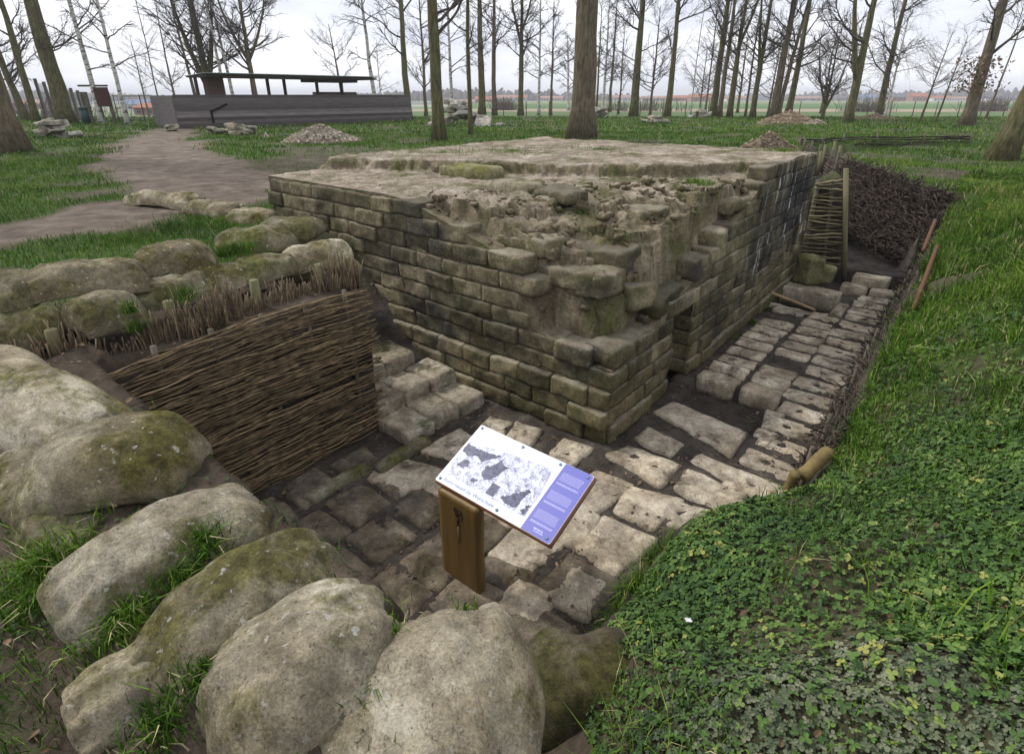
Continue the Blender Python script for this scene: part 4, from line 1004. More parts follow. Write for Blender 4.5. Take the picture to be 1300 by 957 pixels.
# duckboard-like worn steps on the rising trench path
for k, (px, z) in enumerate((((1095, 350), .24), ((1100, 335), .27))):
    pass
# stakes and wattle of the trench beyond
for k, (u, v, z, h) in enumerate(((1045, 203, 1.42, .38), (1056, 204, 1.42, .48), (1064, 203, 1.42, .36), (1040, 208, 1.4, .3))):
    x, y = at(u, v, z); V_, F_ = tubes([[(x, y, z - .3), (x + .01, y, z), (x - .01, y + .01, z + h)]], [[.045, .045, .04]], 8)
    m = MB(); m.add(V_, F_, .5); tag(m.build('wooden_stake', M['stakewood'], None, True, (x, y, z)), ['stub left of the tallest stake behind the pole hurdle', 'tallest pale stake standing in grass behind the pole hurdle', 'stub right of the tallest stake behind the pole hurdle', 'leftmost short stake behind the far bunker corner'][k], 'stake', 'stakes behind the hurdle')
def far_wattle(pts, name, label, zb, zt, n=14):
    rt = empty(name, (*pts[0], zb), label, 'wattle wall'); rnd = np.random.default_rng(len(label)); K = 16
    pts = np.array(pts); seg = np.linspace(0, 1, K); s0 = np.linspace(0, 1, len(pts)); xy = np.stack([np.interp(seg, s0, pts[:, 0]), np.interp(seg, s0, pts[:, 1])], -1)
    P = []; Rd = []; A = []
    for k in range(n):
        for j in range(2):
            z = zb + (zt - zb) * (k + .5) / n; P.append(np.concatenate([xy + rnd.normal(0, .02, (K, 2)), (z + rnd.normal(0, .015, K))[:, None]], 1)); Rd.append(np.full(K, rnd.uniform(.012, .024))); A.append(np.full(K * 5, rnd.random()))
    V_, F_ = tubes(P, Rd, 5); m = MB(); m.add(V_, F_, np.concatenate(A)); m.build('woven_sticks', M['darkstick'], rt)
    for q in np.linspace(0, 1, 6):
        p = np.array([np.interp(q, s0, pts[:, 0]), np.interp(q, s0, pts[:, 1])]); V_, F_ = tubes([[(*p, zb), (*p, zt + .12)]], [[.04, .035]], 7); m = MB(); m.add(V_, F_, .5); m.build('stake', M['greypost'], rt)
far_wattle([(7.9, 14.2), (8.5, 16.0), (9.2, 18.6)], 'far_wattle_wall', 'dark wattle lining of the trench running away beyond the brushwood', .9, 1.62, 9)
far_wattle([(9.7, 19.9), (12.2, 21.2), (16.6, 21.5)], 'far_wattle_wall', 'low dark wattle strip farthest off across the meadow on the right', 1.0, 1.66, 8)

# ------------------------------------------------------------------ TREES
def tree(u, v, wpx, kind, label, H=None, h0=3.0, nb=18, lean=(0, 0), fork=None, spread=1.0, seed=0, twigs=1.0, Y=None, group='bare trees of the wood', name=None, leaves=False, bl=None):
    z0 = G
    if Y is not None:
        x = (u - 650) / 710 * (Y * _c + (CH - z0) * _s); y = Y
    else: x, y = at(u, v, z0)
    z0 = float(T(np.array(x), np.array(y)))
    if Y is None: x, y = at(u, v, z0)
    dep = y * _c + (CH - z0) * _s
    r0 = wpx / 710 * dep / 2 * .93
    H = H or min(17, 9 + r0 * 20)
    rnd = np.random.default_rng(abs(seed + int(u) * 7 + 1))
    rt = empty(name or ('birch_tree' if kind == 'birch' else 'bare_tree'), (x, y, z0), label, 'tree', group)
    bark = {'birch': 'birch', 'mossy': 'barkg', 'brown': 'barkb'}[kind]
    K = 16; t = np.linspace(0, 1, K); wob = np.cumsum(rnd.normal(0, .02 * H / 12, (K, 2)), 0) * (1.0 if wpx < 12 else .5)
    wob -= wob[:1]
    tp = np.stack([x + wob[:, 0] + lean[0] * t * H, y + wob[:, 1] + lean[1] * t * H, z0 - .1 + t * H], -1)
    tr = r0 * (1 - .78 * t) * (1 + .28 * np.exp(-t * H / .35)); tr[0] *= 1.1
    sides = 14 if wpx > 14 else 8
    V_, F_ = tubes([tp], [tr], sides)
    V_ = V_ + (r0 * .10) * np.stack([fbm(V_ / max(r0, .05), 2, .8), fbm(V_ / max(r0, .05) + 9, 2, .8), 0 * V_[:, 0]], -1)
    m = MB(); m.add(V_, F_, .5)
    stems = [(tp, tr)]
    if fork:
        for (fz, dx, dy, fr) in fork:
            i = int(np.clip(fz / H * (K - 1), 1, K - 2)); base = tp[i]; q = np.linspace(0, 1, 10)[:, None]
            ln = H - fz; end = np.array([dx, dy, ln * .95])
            P = base + q * np.array([0, 0, end[2]]) + (1 - (1 - q) ** 1.8) * np.array([dx, dy, 0]) + rnd.normal(0, .03, (10, 3)) * q
            rr = tr[i] * fr * (1 - .8 * q[:, 0]); V_, F_ = tubes([P], [rr], 8); m.add(V_, F_, .5); stems.append((P, rr))
    m.build('trunk', M[bark], rt)
    # branches: three generations
    P1 = []; R1 = []; P2 = []; R2 = []; P3 = []; R3 = []
    top = H
    nb = int(nb * (1 + .6 * (len(stems) - 1)))
    BL_ = bl or (2.6 * spread)
    for b in range(nb):
        st, sr = stems[b % len(stems)]
        zmin = max(h0, st[0][2] - z0 + .3); hz = rnd.uniform(zmin, top * .97)
        tt = np.interp(hz + z0, st[:, 2], np.arange(len(st))); i = int(tt); f = tt - i; i2 = min(i + 1, len(st) - 1)
        p0 = st[i] * (1 - f) + st[i2] * f; rr = sr[i] * (1 - f) + sr[i2] * f
        az = rnd.uniform(0, 6.283); el = rnd.uniform(.15, .75) if kind != 'birch' else rnd.uniform(.3, .8)
        ln = BL_ * rnd.uniform(.6, 1.25) * (1.15 - .6 * (hz - h0) / max(top - h0, 1))
        d = np.array([math.cos(az) * math.cos(el), math.sin(az) * math.cos(el), math.sin(el)]); K1 = 8; q = np.linspace(0, 1, K1)[:, None]
        droop = .28 if kind != 'birch' else -.12
        P = p0 + d * q * ln + np.array([0, 0, 1]) * droop * ln * q ** 2 + np.cumsum(rnd.normal(0, .035 * ln / 2, (K1, 3)), 0) * (q > 0)
        r1 = min(rr * .42, .011 * ln * 2.2 + .004); P1.append(P); R1.append(r1 * (1 - .8 * q[:, 0]))
        for c in range(int(9 * twigs)):
            j = rnd.uniform(.2, .98) * (K1 - 1); i = int(j); f = j - i; p = P[i] * (1 - f) + P[min(i + 1, K1 - 1)] * f
            dd = d + rnd.normal(0, .55, 3) + np.array([0, 0, .25 if kind != 'birch' else -.15]); dd /= np.linalg.norm(dd); l2 = ln * rnd.uniform(.25, .5) * (1.15 - .5 * j / K1); K2 = 5; q2 = np.linspace(0, 1, K2)[:, None]
            PP = p + dd * q2 * l2 + np.cumsum(rnd.normal(0, .04 * l2, (K2, 3)), 0) * (q2 > 0) + np.array([0, 0, 1]) * q2 ** 2 * l2 * (.2 if kind != 'birch' else -.35)
            P2.append(PP); R2.append(max(r1 * .38, .0035) * (1 - .7 * q2[:, 0]))
            for e in range(int(7 * twigs)):
                j2 = rnd.uniform(.15, 1) * (K2 - 1); i_ = int(j2); f_ = j2 - i_; p_ = PP[i_] * (1 - f_) + PP[min(i_ + 1, K2 - 1)] * f_
                d3 = dd + rnd.normal(0, .6, 3); d3 /= np.linalg.norm(d3); l3 = l2 * rnd.uniform(.3, .6); q3 = np.linspace(0, 1, 3)[:, None]
                P3.append(p_ + d3 * q3 * l3 + q3 ** 2 * rnd.normal(0, .06 * l3 * 2, 3) + (np.array([0, 0, -.3 * l3]) * q3 ** 2 if kind == 'birch' else 0)); R3.append(np.maximum(max(r1 * .16, .0022) * (1 - .6 * q3[:, 0]), .0016) * dep / 45 * 1.15 if dep > 45 else max(r1 * .16, .0026) * (1 - .6 * q3[:, 0]))
    m = MB()
    V_, F_ = tubes(P1, R1, 6); m.add(V_, F_, .5)
    if P2: V_, F_ = tubes(P2, R2, 4, False); m.add(V_, F_, .5)
    if P3: V_, F_ = tubes(P3, R3, 3, False); m.add(V_, F_, .5)
    m.build('crown', M['twig'], rt)
    if leaves:
        Vl = []; Fl = []; A = []; n0 = 0; m = MB()
        for k in range(520):
            hz = rnd.choice([1.9, 2.6, 3.3, 2.2, 3.0]) + rnd.normal(0, .12); az = rnd.uniform(0, 6.28); rad = rnd.uniform(.3, 1.5); 
            side = -1 if rnd.random() < .7 else 1
            c = np.array([x + side * rad * abs(math.cos(az)), y + rad * .7 * math.sin(az), z0 + hz + .1 * rad + rnd.normal(0, .05)])
            a1 = rnd.normal(0, 1, 3); a1 /= np.linalg.norm(a1); a2 = np.cross(a1, rnd.normal(0, 1, 3)); a2 /= np.linalg.norm(a2); s = rnd.uniform(.07, .12)
            m.add(np.array([c - a1 * s, c - a2 * s * .5, c + a1 * s, c + a2 * s * .5]), np.array([[0, 1, 2, 3]]), rnd.random())
        m.build('dead_leaves', M['dead'], rt, False)
    return rt
TREES = [
 # u, v, w, kind, label, kwargs
 (8, 192, 44, 'brown', 'massive dark trunk cut by the left edge of the photo', dict(h0=3.5, H=16)),
 (85, 157, 22, 'mossy', 'thick dark straight trunk right of the stacked slabs on the left', dict(h0=3.2, H=16)),
 (46, 155, 10, 'mossy', 'medium mossy tree just left of the thick dark trunk on the left', dict(h0=2.6, H=13)),
 (34, 153, 10, 'mossy', 'curved mossy tree between the left edge trunk and the medium tree', dict(h0=1.8, H=10, lean=(-.12, 0))),
 (130, 158, 7.5, 'birch', 'flaky brown-and-white birch in front of the brown notice board', dict(h0=2.4, H=12)),
 (163, 160, 6, 'birch', 'slender white birch standing at the left edge of the path', dict(h0=2.6, H=12, nb=14)),
 (272, 0, 12, 'mossy', 'many-forked tree directly behind the brick pier of the shelter', dict(Y=47, h0=2.2, H=11, fork=[(2.6, -1.6, 0, .8), (2.8, 1.3, .4, .75), (3.2, -.5, .5, .6)], spread=1.2)),
 (256, 0, 5, 'brown', 'thin tree just left of the many-forked tree behind the shelter', dict(Y=45, h0=2.5, H=9, lean=(-.05, 0), nb=12)),
 (290, 0, 5, 'birch', 'left of two close birches behind the shelter roof', dict(Y=44, h0=3, H=11, nb=12)),
 (303, 0, 5, 'birch', 'right of two close birches behind the shelter roof', dict(Y=46, h0=3, H=11, lean=(-.06, 0), nb=12)),
 (328, 0, 9, 'brown', 'broad crowned tree forking high behind the middle of the shelter roof', dict(Y=46, h0=2.8, H=10, fork=[(4.0, -1.7, 0, .8), (4.2, 1.9, .3, .75)], spread=1.35, nb=22)),
 (438, 0, 4, 'brown', 'small crooked tree above the right half of the shelter roof', dict(Y=52, h0=2.2, H=7, lean=(-.08, 0), nb=14)),
 (479, 0, 6, 'birch', 'pale leaning tree just past the right end of the shelter roof', dict(Y=47, h0=3.2, H=12, lean=(-.05, 0))),
 (519, 152, 9, 'mossy', 'straight green-brown trunk at the right end of the shelter wall', dict(h0=4, H=15)),
 (541, 148, 5, 'brown', 'twiggy thin tree between the shelter wall and the near mossy trunk', dict(h0=1.8, H=10, spread=.9, nb=26)),
 (558, 179, 17, 'mossy', 'near mossy trunk directly behind the bunker, left of the stone heap', dict(h0=2.9, H=15)),
 (573, 147, 5, 'birch', 'thin birch seen behind the stone heap', dict(h0=2.6, H=12)),
 (598, 172, 6.5, 'mossy', 'slim wavy trunk in front of the stone heap', dict(h0=3.0, H=11, nb=10)),
 (612, 147, 10, 'mossy', 'straight trunk just right of the stone heap', dict(h0=3.2, H=15, nb=34, spread=.5)),
 (628, 147, 7, 'brown', 'dark trunk second right of the stone heap', dict(h0=3, H=14)),
 (661, 147, 8, 'mossy', 'tree forking near the top edge midway between stone heap and widest trunk', dict(h0=3.2, H=12, fork=[(6.2, -1.0, 0, .8), (6.6, 1.1, .2, .7)])),
 (684, 147, 4, 'birch', 'white birch between the forking tree and the widest trunk', dict(h0=1.8, H=12, nb=26)),
 (699, 147, 4, 'brown', 'thin dark tree right of the white birch', dict(h0=2, H=9)),
 (722, 140, 4, 'birch', 'leaning pale sapling just left of the widest trunk', dict(h0=2, H=9, lean=(-.06, 0))),
 (738, 176, 33, 'brown', 'widest trunk of all, rising directly behind the bunker roof', dict(h0=5.5, H=18, nb=12)),
 (757, 142, 3.5, 'mossy', 'thin trunk touching the right side of the widest trunk', dict(h0=3, H=11, nb=14)),
 (765, 141, 4.5, 'birch', 'white birch right of the widest trunk', dict(h0=2.5, H=13)),
 (774, 142, 4.5, 'mossy', 'narrow dark-green trunk right of the white birch by the widest trunk', dict(h0=3.4, H=12, nb=12)),
 (785, 145, 3, 'brown', 'twiggy sapling left of the flared mossy trunk', dict(h0=1.5, H=8)),
 (804, 148, 12, 'mossy', 'flared mossy trunk between the widest trunk and the slab pile', dict(h0=4, H=15)),
 (825, 148, 4, 'brown', 'small round-crowned twiggy tree between two mossy trunks', dict(h0=1.4, H=8, nb=28)),
 (847, 149, 9, 'mossy', 'clean curved trunk standing alone at mid right behind the bunker', dict(h0=4, H=14)),
 (888, 142, 2.5, 'brown', 'tiny round-crowned tree alone in the gap near the red roofs', dict(h0=1.2, H=6.5, nb=22)),
 (905, 148, 10, 'mossy', 'leftmost tall trunk of the right-hand clump', dict(h0=3.4, H=15)),
 (903, 147, 4, 'birch', 'white birch crossing the leftmost trunk of the right-hand clump', dict(h0=3, H=13, lean=(.05, 0), nb=10)),
 (913, 149, 7, 'brown', 'dark trunk second in the right-hand clump', dict(h0=3, H=14)),
 (926, 149, 7.5, 'mossy', 'forked trunk third in the right-hand clump', dict(h0=3, H=13, fork=[(5.2, 1.5, 0, .85)])),
 (946, 148, 3.5, 'brown', 'thin stem just left of the crooked trunk in the right-hand clump', dict(h0=2, H=11)),
 (955, 150, 8, 'mossy', 'crooked trunk in the middle of the right-hand clump', dict(h0=2.2, H=12, fork=[(3.4, -.8, 0, .7)])),
 (974, 148, 3, 'brown', 'small forked sapling left of the three crossing trunks', dict(h0=1.3, H=6.5)),
 (980, 151, 11, 'brown', 'left of the three crossing trunks behind the pale mound', dict(h0=3.2, H=14, lean=(.01, 0))),
 (987, 151, 6.5, 'brown', 'slanting middle one of the three crossing trunks behind the pale mound', dict(h0=3.0, H=12, lean=(.09, 0))),
 (1000, 147, 9, 'mossy', 'right of the three crossing trunks behind the pale mound', dict(h0=3.4, H=14)),
 (1044, 152, 4.5, 'mossy', 'low apple-like tree with two stems and spreading crown', dict(h0=1.3, H=5.4, fork=[(1.2, -1.2, 0, .9), (1.0, 1.1, .2, .9)], spread=.8, nb=22)),
 (1076, 156, 12, 'mossy', 'stout tree with a big left fork right of the apple-like tree', dict(h0=2.4, H=12, fork=[(2.9, -1.6, 0, .75)])),
 (1115, 149, 8.5, 'mossy', 'straight slanting trunk in front of the fluffy birch crown', dict(h0=3, H=14)),
 (1123, 150, 3.5, 'birch', 'birch with a wide fluffy crown behind the slanting trunk', dict(h0=1.2, H=8, spread=1.35, nb=40)),
 (1167, 156, 3, 'mossy', 'left of two thin saplings in the open on the right', dict(h0=1.8, H=5.2, lean=(.10, 0), spread=.6, nb=22)),
 (1187, 156, 2.8, 'mossy', 'right of two thin saplings in the open on the right', dict(h0=1.8, H=5.0, lean=(.10, 0), spread=.5, nb=18)),
 (1226, 160, 16, 'brown', 'big trunk on the right with withered rust-brown leaves', dict(h0=3.2, H=14, leaves=True, spread=1.2)),
 (1251, 153, 3, 'brown', 'thin curved stem just right of the rust-leaved trunk', dict(h0=3, H=8, nb=8, lean=(.08, 0))),
 (1268, 203, 30, 'mossy', 'heavy leaning trunk cut by the right edge of the photo', dict(h0=3, H=13, lean=(.16, 0))),
]
for (u, v, w_, kd, lb, kw) in TREES: tree(u, v, w_, kd, lb, **kw)
# more thin background trees of the wood edge
rnd = random.Random(77)
for k in range(14):
    u = rnd.choice([rnd.uniform(-60, 250), rnd.uniform(480, 1080), rnd.uniform(560, 1000)]); 
    tree(u, 0, rnd.uniform(2, 4), rnd.choice(['brown', 'birch', 'mossy']), 'one of the hazy thin trees scattered at the far edge of the wood', Y=rnd.uniform(52, 68), H=rnd.uniform(7, 12), h0=1.6, nb=16, spread=.8, group='thin far trees at the wood edge', seed=k, twigs=.85, name='bare_tree')

# ------------------------------------------------------------------ SHELTER
def shelter():
    A = np.array([*at(228, 164, G), 0]); B = np.array([*at(523, 153, G), 0]); d = (B - A); ln = np.linalg.norm(d); d /= ln; n_ = np.array([-d[1], d[0], 0])
    rt = empty('viewing_shelter', tuple((A + B) / 2 + np.array([0, 0, G])), 'long low shelter with grey boarded wall and flat overhanging roof behind the path', 'shelter')
    m = MB()
    for k in range(11):
        z = G - .12 + .085 + k * .158
        if z > 3.0: break
        c = (A + B) / 2; m.add(*box((c[0], c[1], z), d, n_, Z3, (ln / 2, .03 + .002 * (k % 2), .075)), random.random())
    m.build('board_wall', M['greyboard'], rt, False)
    m = MB(); c = (A + B) / 2 + n_ * .08; m.add(*box((c[0], c[1], 2.18), d, n_, Z3, (ln / 2 - .02, .04, .8)), .1)
    c = A + n_ * 1.7; m.add(*box((c[0], c[1], 2.18), n_, d, Z3, (1.7, .05, .8)), .4); m.build('inner_wall', M['greyboard'], rt, False)
    def on(u, dep, z):       # point on the line at depth behind the wall, under pixel column u
        best = None
        for q in np.linspace(0, 1, 400):
            p = A + d * ln * q + n_ * dep; uu = 650 + 710 * p[0] / (p[1] * _c - (z - CH) * _s)
            if best is None or abs(uu - u) < best[0]: best = (abs(uu - u), p)
        return best[1]
    L0 = on(248, 1.2, 4); R0 = on(462, 1.2, 4); rl = np.linalg.norm(R0 - L0); c = (L0 + R0) / 2
    # flat roof, with corrugated edge
    m = MB(); nseg = 70
    m.add(*box((c[0], c[1], 3.93), d, n_, Z3, (rl / 2, 1.45, .05)), .3); m.build('roof', M['roofwood'], rt, False)
    xs = np.linspace(-rl / 2 - .06, rl / 2 + .06, nseg * 6); zz = 4.01 + .022 * np.sin(np.arange(len(xs)) * math.pi / 3)
    Vr = []
    for s in (-1.6, 1.6):
        for h in (0, -.012): Vr.append(np.stack([c[0] + d[0] * xs + n_[0] * s, c[1] + d[1] * xs + n_[1] * s, zz + h - .03 * s], -1))
    n1 = len(xs); Vr = np.concatenate(Vr); i = np.arange(n1 - 1)
    Fr = np.concatenate([np.stack([i, i + 1, i + 1 + 2 * n1, i + 2 * n1], -1), np.stack([i + n1, i + 3 * n1, i + 1 + 3 * n1, i + 1 + n1], -1), np.stack([i, i + n1, i + n1 + 1, i + 1], -1)])
    m = MB(); m.add(Vr, Fr, .5); m.build('corrugated_sheet', M['sheet'], rt)
    m = MB(); p = on(272, 1.2, 3.3); m.add(*box((p[0], p[1], 2.6), d, n_, Z3, (.42, .35, 1.27)), .5); m.build('brick_pier', M['pier'], rt, False)
    for u in (250, 341, 362, 403, 434):
        p = on(u, 1.2, 3.3); m = MB(); m.add(*box((p[0], p[1], 2.6), d, n_, Z3, (.07, .07, 1.27)), .5); m.build('post', M['roofwood'], rt, False)
    m = MB(); p = on(425, 1.9, 3.1); m.add(*box((p[0], p[1], 2.25), d, n_, Z3, (1.3, .5, .93)), .5); m.build('inner_block', M['pier'], rt, False)
    m = MB(); p = on(418, 1.0, 3.8); m.add(*box((p[0], p[1], 3.80), d, n_, Z3, (1.5, .8, .09)), .5); m.build('roof_beam', M['roofwood'], rt, False)
    # bent dark slot on the front
    p = on(269, -.06, 2.0); m = MB(); m.add(*box((p[0], p[1], 1.95), d, n_, Z3, (.05, .02, .32)), .5)
    dd = d * .92 + np.array([0, 0, .38]); dd /= np.linalg.norm(dd); nn = np.cross(dd, n_)
    m.add(*box((p[0] + d[0] * .42, p[1] + d[1] * .42, 2.37), dd, n_, nn, (.5, .023, .05)), .5); m.build('wall_slot', M['black'], rt, False)
M['red'] = simple('red_paint', (.6, .05, .03), .5); M['white'] = simple('white_paint', (.75, .75, .75), .5)
M['bin'] = simple('bin_green', (.015, .055, .045), .45, .4); M['brownpanel'] = simple('brown_panel', (.075, .03, .022), .7)
M['roofred'] = simple('roof_orange', (.42, .15, .08), .8); M['roofpale'] = simple('roof_faded', (.42, .24, .18), .8); M['roofdark'] = simple('roof_slate', (.14, .15, .18), .8); M['roofblue'] = simple('roof_blue', (.13, .2, .33), .7)
M['wallcream'] = simple('wall_cream', (.5, .46, .4), .8); M['wallbrick'] = simple('wall_brick', (.35, .2, .15), .8); M['wallwhite'] = simple('wall_white', (.7, .69, .66), .8); M['winglass'] = simple('window_glass', (.05, .06, .07), .2, .5)
M['greyboard'] = simple('weathered_boards', (.22, .19, .185), .85, .2, (.12, .105, .105), 3, scale3=(.5, .5, 6), tint=True, bumpd=.004)
M['roofwood'] = simple('dark_timber', (.06, .045, .035), .8); M['sheet'] = simple('corrugated_green_grey', (.3, .36, .34), .5, .4); M['pier'] = simple('pier_brick', (.13, .085, .065), .9); M['black'] = simple('black_slot', (.01, .01, .01), .9)
shelter()

# ------------------------------------------------------------------ FENCE, GATE, BOARD, BIN on the left
def vpost(u, vb, vt, wpx, m, label, name='fence_post', group=None, cat='post', z0=G):
    x, y = at(u, vb, z0); dep = y * _c + (CH - z0) * _s; a, b_, c_ = ray(u, vt); zt = CH + c_ * (y / b_); r_ = wpx / 710 * dep / 2
    mb_ = MB(); mb_.add(*box((x, y, (z0 + zt) / 2 - .05), X3, Y3, Z3, (r_, r_, (zt - z0) / 2 + .05)), .5)
    return x, y, zt, r_, mb_
posts = [(60, 152, 100), (70, 153, 104), (94, 152, 110), (101, 153, 112), (109, 154, 115), (114, 155, 117)]
rt = None; px_ = []
for k, (u, vb, vt) in enumerate(posts):
    x, y, zt, r_, mb_ = vpost(u, vb, vt, 2.6, 'greypost', ''); px_.append((x, y, zt, r_, mb_))
rt = empty('wire_fence', (px_[0][0], px_[0][1], G), 'wire mesh fence on tall thin posts at the left side', 'fence')
for (x, y, zt, r_, mb_) in px_: mb_.build('fence_post', M['greypost'], rt, False)
def meshnet(p, q, z0, z1, n1, n2, rad, name, par):
    m = MB(); P = []; 
    for k in range(n1 + 1): c = np.array(p) + (np.array(q) - np.array(p)) * k / n1; P.append([(*c, z0), (*c, z1)])
    V_, F_ = tubes(P, np.full((len(P), 2), rad), 3, False); m.add(V_, F_, .5); P = []
    for k in range(n2 + 1): z = z0 + (z1 - z0) * k / n2; P.append([(*p, z), (*q, z)])
    V_, F_ = tubes(P, np.full((len(P), 2), rad), 3, False); m.add(V_, F_, .5); return m.build(name, M['wire'], par, True)
M['wire'] = simple('galvanised_wire', (.25, .25, .25), .5, .5)
for i in range(5): meshnet(px_[i][:2], px_[i + 1][:2], G + .1, min(px_[i][2], px_[i + 1][2]) - .1, 16, 12, .008, 'wire_mesh', rt)
# notice board
bx0, by0 = at(121, 158, G); bx1, by1 = at(150, 158, G)
rt = empty('notice_board', (bx0, by0, G), 'brown boarded notice panel on posts beside the gate', 'notice board')
for u in (119, 133, 147):
    x, y, zt, r_, mb_ = vpost(u, 158, 117, 3, 'greypost', ''); mb_.build('post', M['greypost'], rt, False)
m = MB(); x, y = at(140, 158, G); m.add(*box((x, y - .1, G + 1.5), X3, Y3, Z3, (.46, .04, .52)), .5); m.build('panel', M['brownpanel'], rt, False)
m = MB(); x, y = at(131, 158, G); m.add(*box((x, y, G + 2.1), X3, Y3, Z3, (.85, .06, .05)), .5); m.build('top_rail', M['roofwood'], rt, False)
M_b = None
# gate
g0 = np.array(at(152, 156, G)); g1 = np.array(at(229, 156, G)) + np.array([.0, 1.2])
rt = empty('mesh_gate', (*g0, G), 'thin railed wire gate across the far end of the path', 'gate')
for z, r_ in ((G + 1.55, .03), (G + .85, .02), (G + .15, .03)):
    V_, F_ = tubes([[(*g0, z), (*g1, z)]], [[r_, r_]], 6); m = MB(); m.add(V_, F_, .5); m.build('rail', M['greypost'], rt)
meshnet(g0, g1, G + .15, G + 1.5, 34, 12, .006, 'wire_mesh', rt)
for q in (0, .36, .7, 1):
    p = g0 + (g1 - g0) * q; V_, F_ = tubes([[(*p, G - .1), (*p, G + 1.62)]], [[.035, .035]], 6); m = MB(); m.add(V_, F_, .5); m.build('gate_post', M['greypost'], rt)
# bin
x, y = at(112, 158, G); rt = empty('litter_bin', (x, y, G), 'dark green litter bin beside the notice board', 'litter bin')
V_, F_ = tubes([[(x, y, G + .03), (x, y, G + .4), (x, y, G + .85)]], [[.24, .26, .27]], 18); m = MB(); m.add(V_, F_, .5); m.build('body', M['bin'], rt, True)
V_, F_ = tubes([[(x, y, G + .85), (x, y, G + .89), (x, y, G + .97)]], [[.29, .29, .16]], 18); m = MB(); m.add(V_, F_, .5); m.build('lid', M['bin'], rt, True)

# ------------------------------------------------------------------ fields fence posts behind the wood
rt = empty('field_fence', (0, 46, G), 'low wire fence on thin stakes along the field edge behind the trees', 'fence')
for k, u in enumerate(range(640, 1280, 27)):
    x = (u - 650) / 710 * 50; m = MB(); V_, F_ = tubes([[(x, 50.5, 1.2), (x, 50.5, 1.38 + 1.15)]], [[.04, .035]], 6); m.add(V_, F_, .5); m.build('stake', M['greypost'], rt)
V_, F_ = tubes([[(-2, 50.5, z), (46, 50.5, z)] for z in (1.7, 2.05, 2.4)], np.full((3, 2), .008), 3, False); m = MB(); m.add(V_, F_, .5); m.build('wires', M['wire'], rt)

# ------------------------------------------------------------------ stone heaps and slab stacks
def heap_slabs(cx, cy, n, rx, ry, hmax, smin, smax, where, group, seed, m='slabstone', flat=.35):
    rnd = random.Random(seed); z0 = float(T(np.array(cx), np.array(cy)))
    for k in range(n):
        t = k / n; rr = (1 - t) ** .8; a = rnd.uniform(0, 6.28); x = cx + rx * rr * math.cos(a) * rnd.uniform(.3, 1); y = cy + ry * rr * math.sin(a) * rnd.uniform(.3, 1)
        s = rnd.uniform(smin, smax); hz = s * flat * .5; z = z0 + hz + t * hmax
        slab_obj('concrete_slab', (x, y, 0), z, s * rnd.uniform(.5, 1.2), s * rnd.uniform(.4, .9), hz * rnd.uniform(.7, 1.5), rnd.uniform(-1.6, 1.6), where, m, group, tilt=rnd.uniform(-.6, .6))
M['slabpale'] = stone('pale_broken_slab', (.2, .19, .16), (.36, .34, .3), (.55, .53, .48), mossamt=.15, sc=2)
x, y = at(72, 177, G); heap_slabs(x, y, 13, .9, .5, .62, .28, .42, 'pale flat slab in the small stack at the left edge of the lawn', 'slabs of the left stack', 1, 'slabpale')
x, y = at(582, 160, G); heap_slabs(x, y, 30, 2.4, 1.0, 1.15, .35, .6, 'broken pale slab in the big heap behind the near mossy trunk', 'slabs of the big heap', 2, 'slabpale')
x, y = at(762, 150, G); heap_slabs(x, y, 9, 1.3, .6, .6, .3, .5, 'pale slab in the small pile right of the widest trunk', 'slabs right of the widest trunk', 3, 'slabpale')
x, y = at(830, 156, G); heap_slabs(x, y, 12, 1.6, .5, .28, .25, .4, 'grey slab in the low flat scatter right of the flared mossy trunk', 'slabs of the low scatter', 4)
x, y = at(888, 150, G); heap_slabs(x, y, 14, 1.3, .6, .5, .28, .42, 'pale slab in the pile at the foot of the right-hand clump', 'slabs by the right-hand clump', 5, 'slabpale')
x, y = at(300, 172, G); heap_slabs(x, y, 14, 2.2, .45, .25, .22, .4, 'mossy slab in the low line before the shelter wall', 'slabs before the shelter', 6)
x, y = at(222, 167, G); heap_slabs(x, y, 6, .7, .4, .2, .22, .36, 'mossy slab in the small group at the left end of the shelter wall', 'slabs at the shelter end', 7)
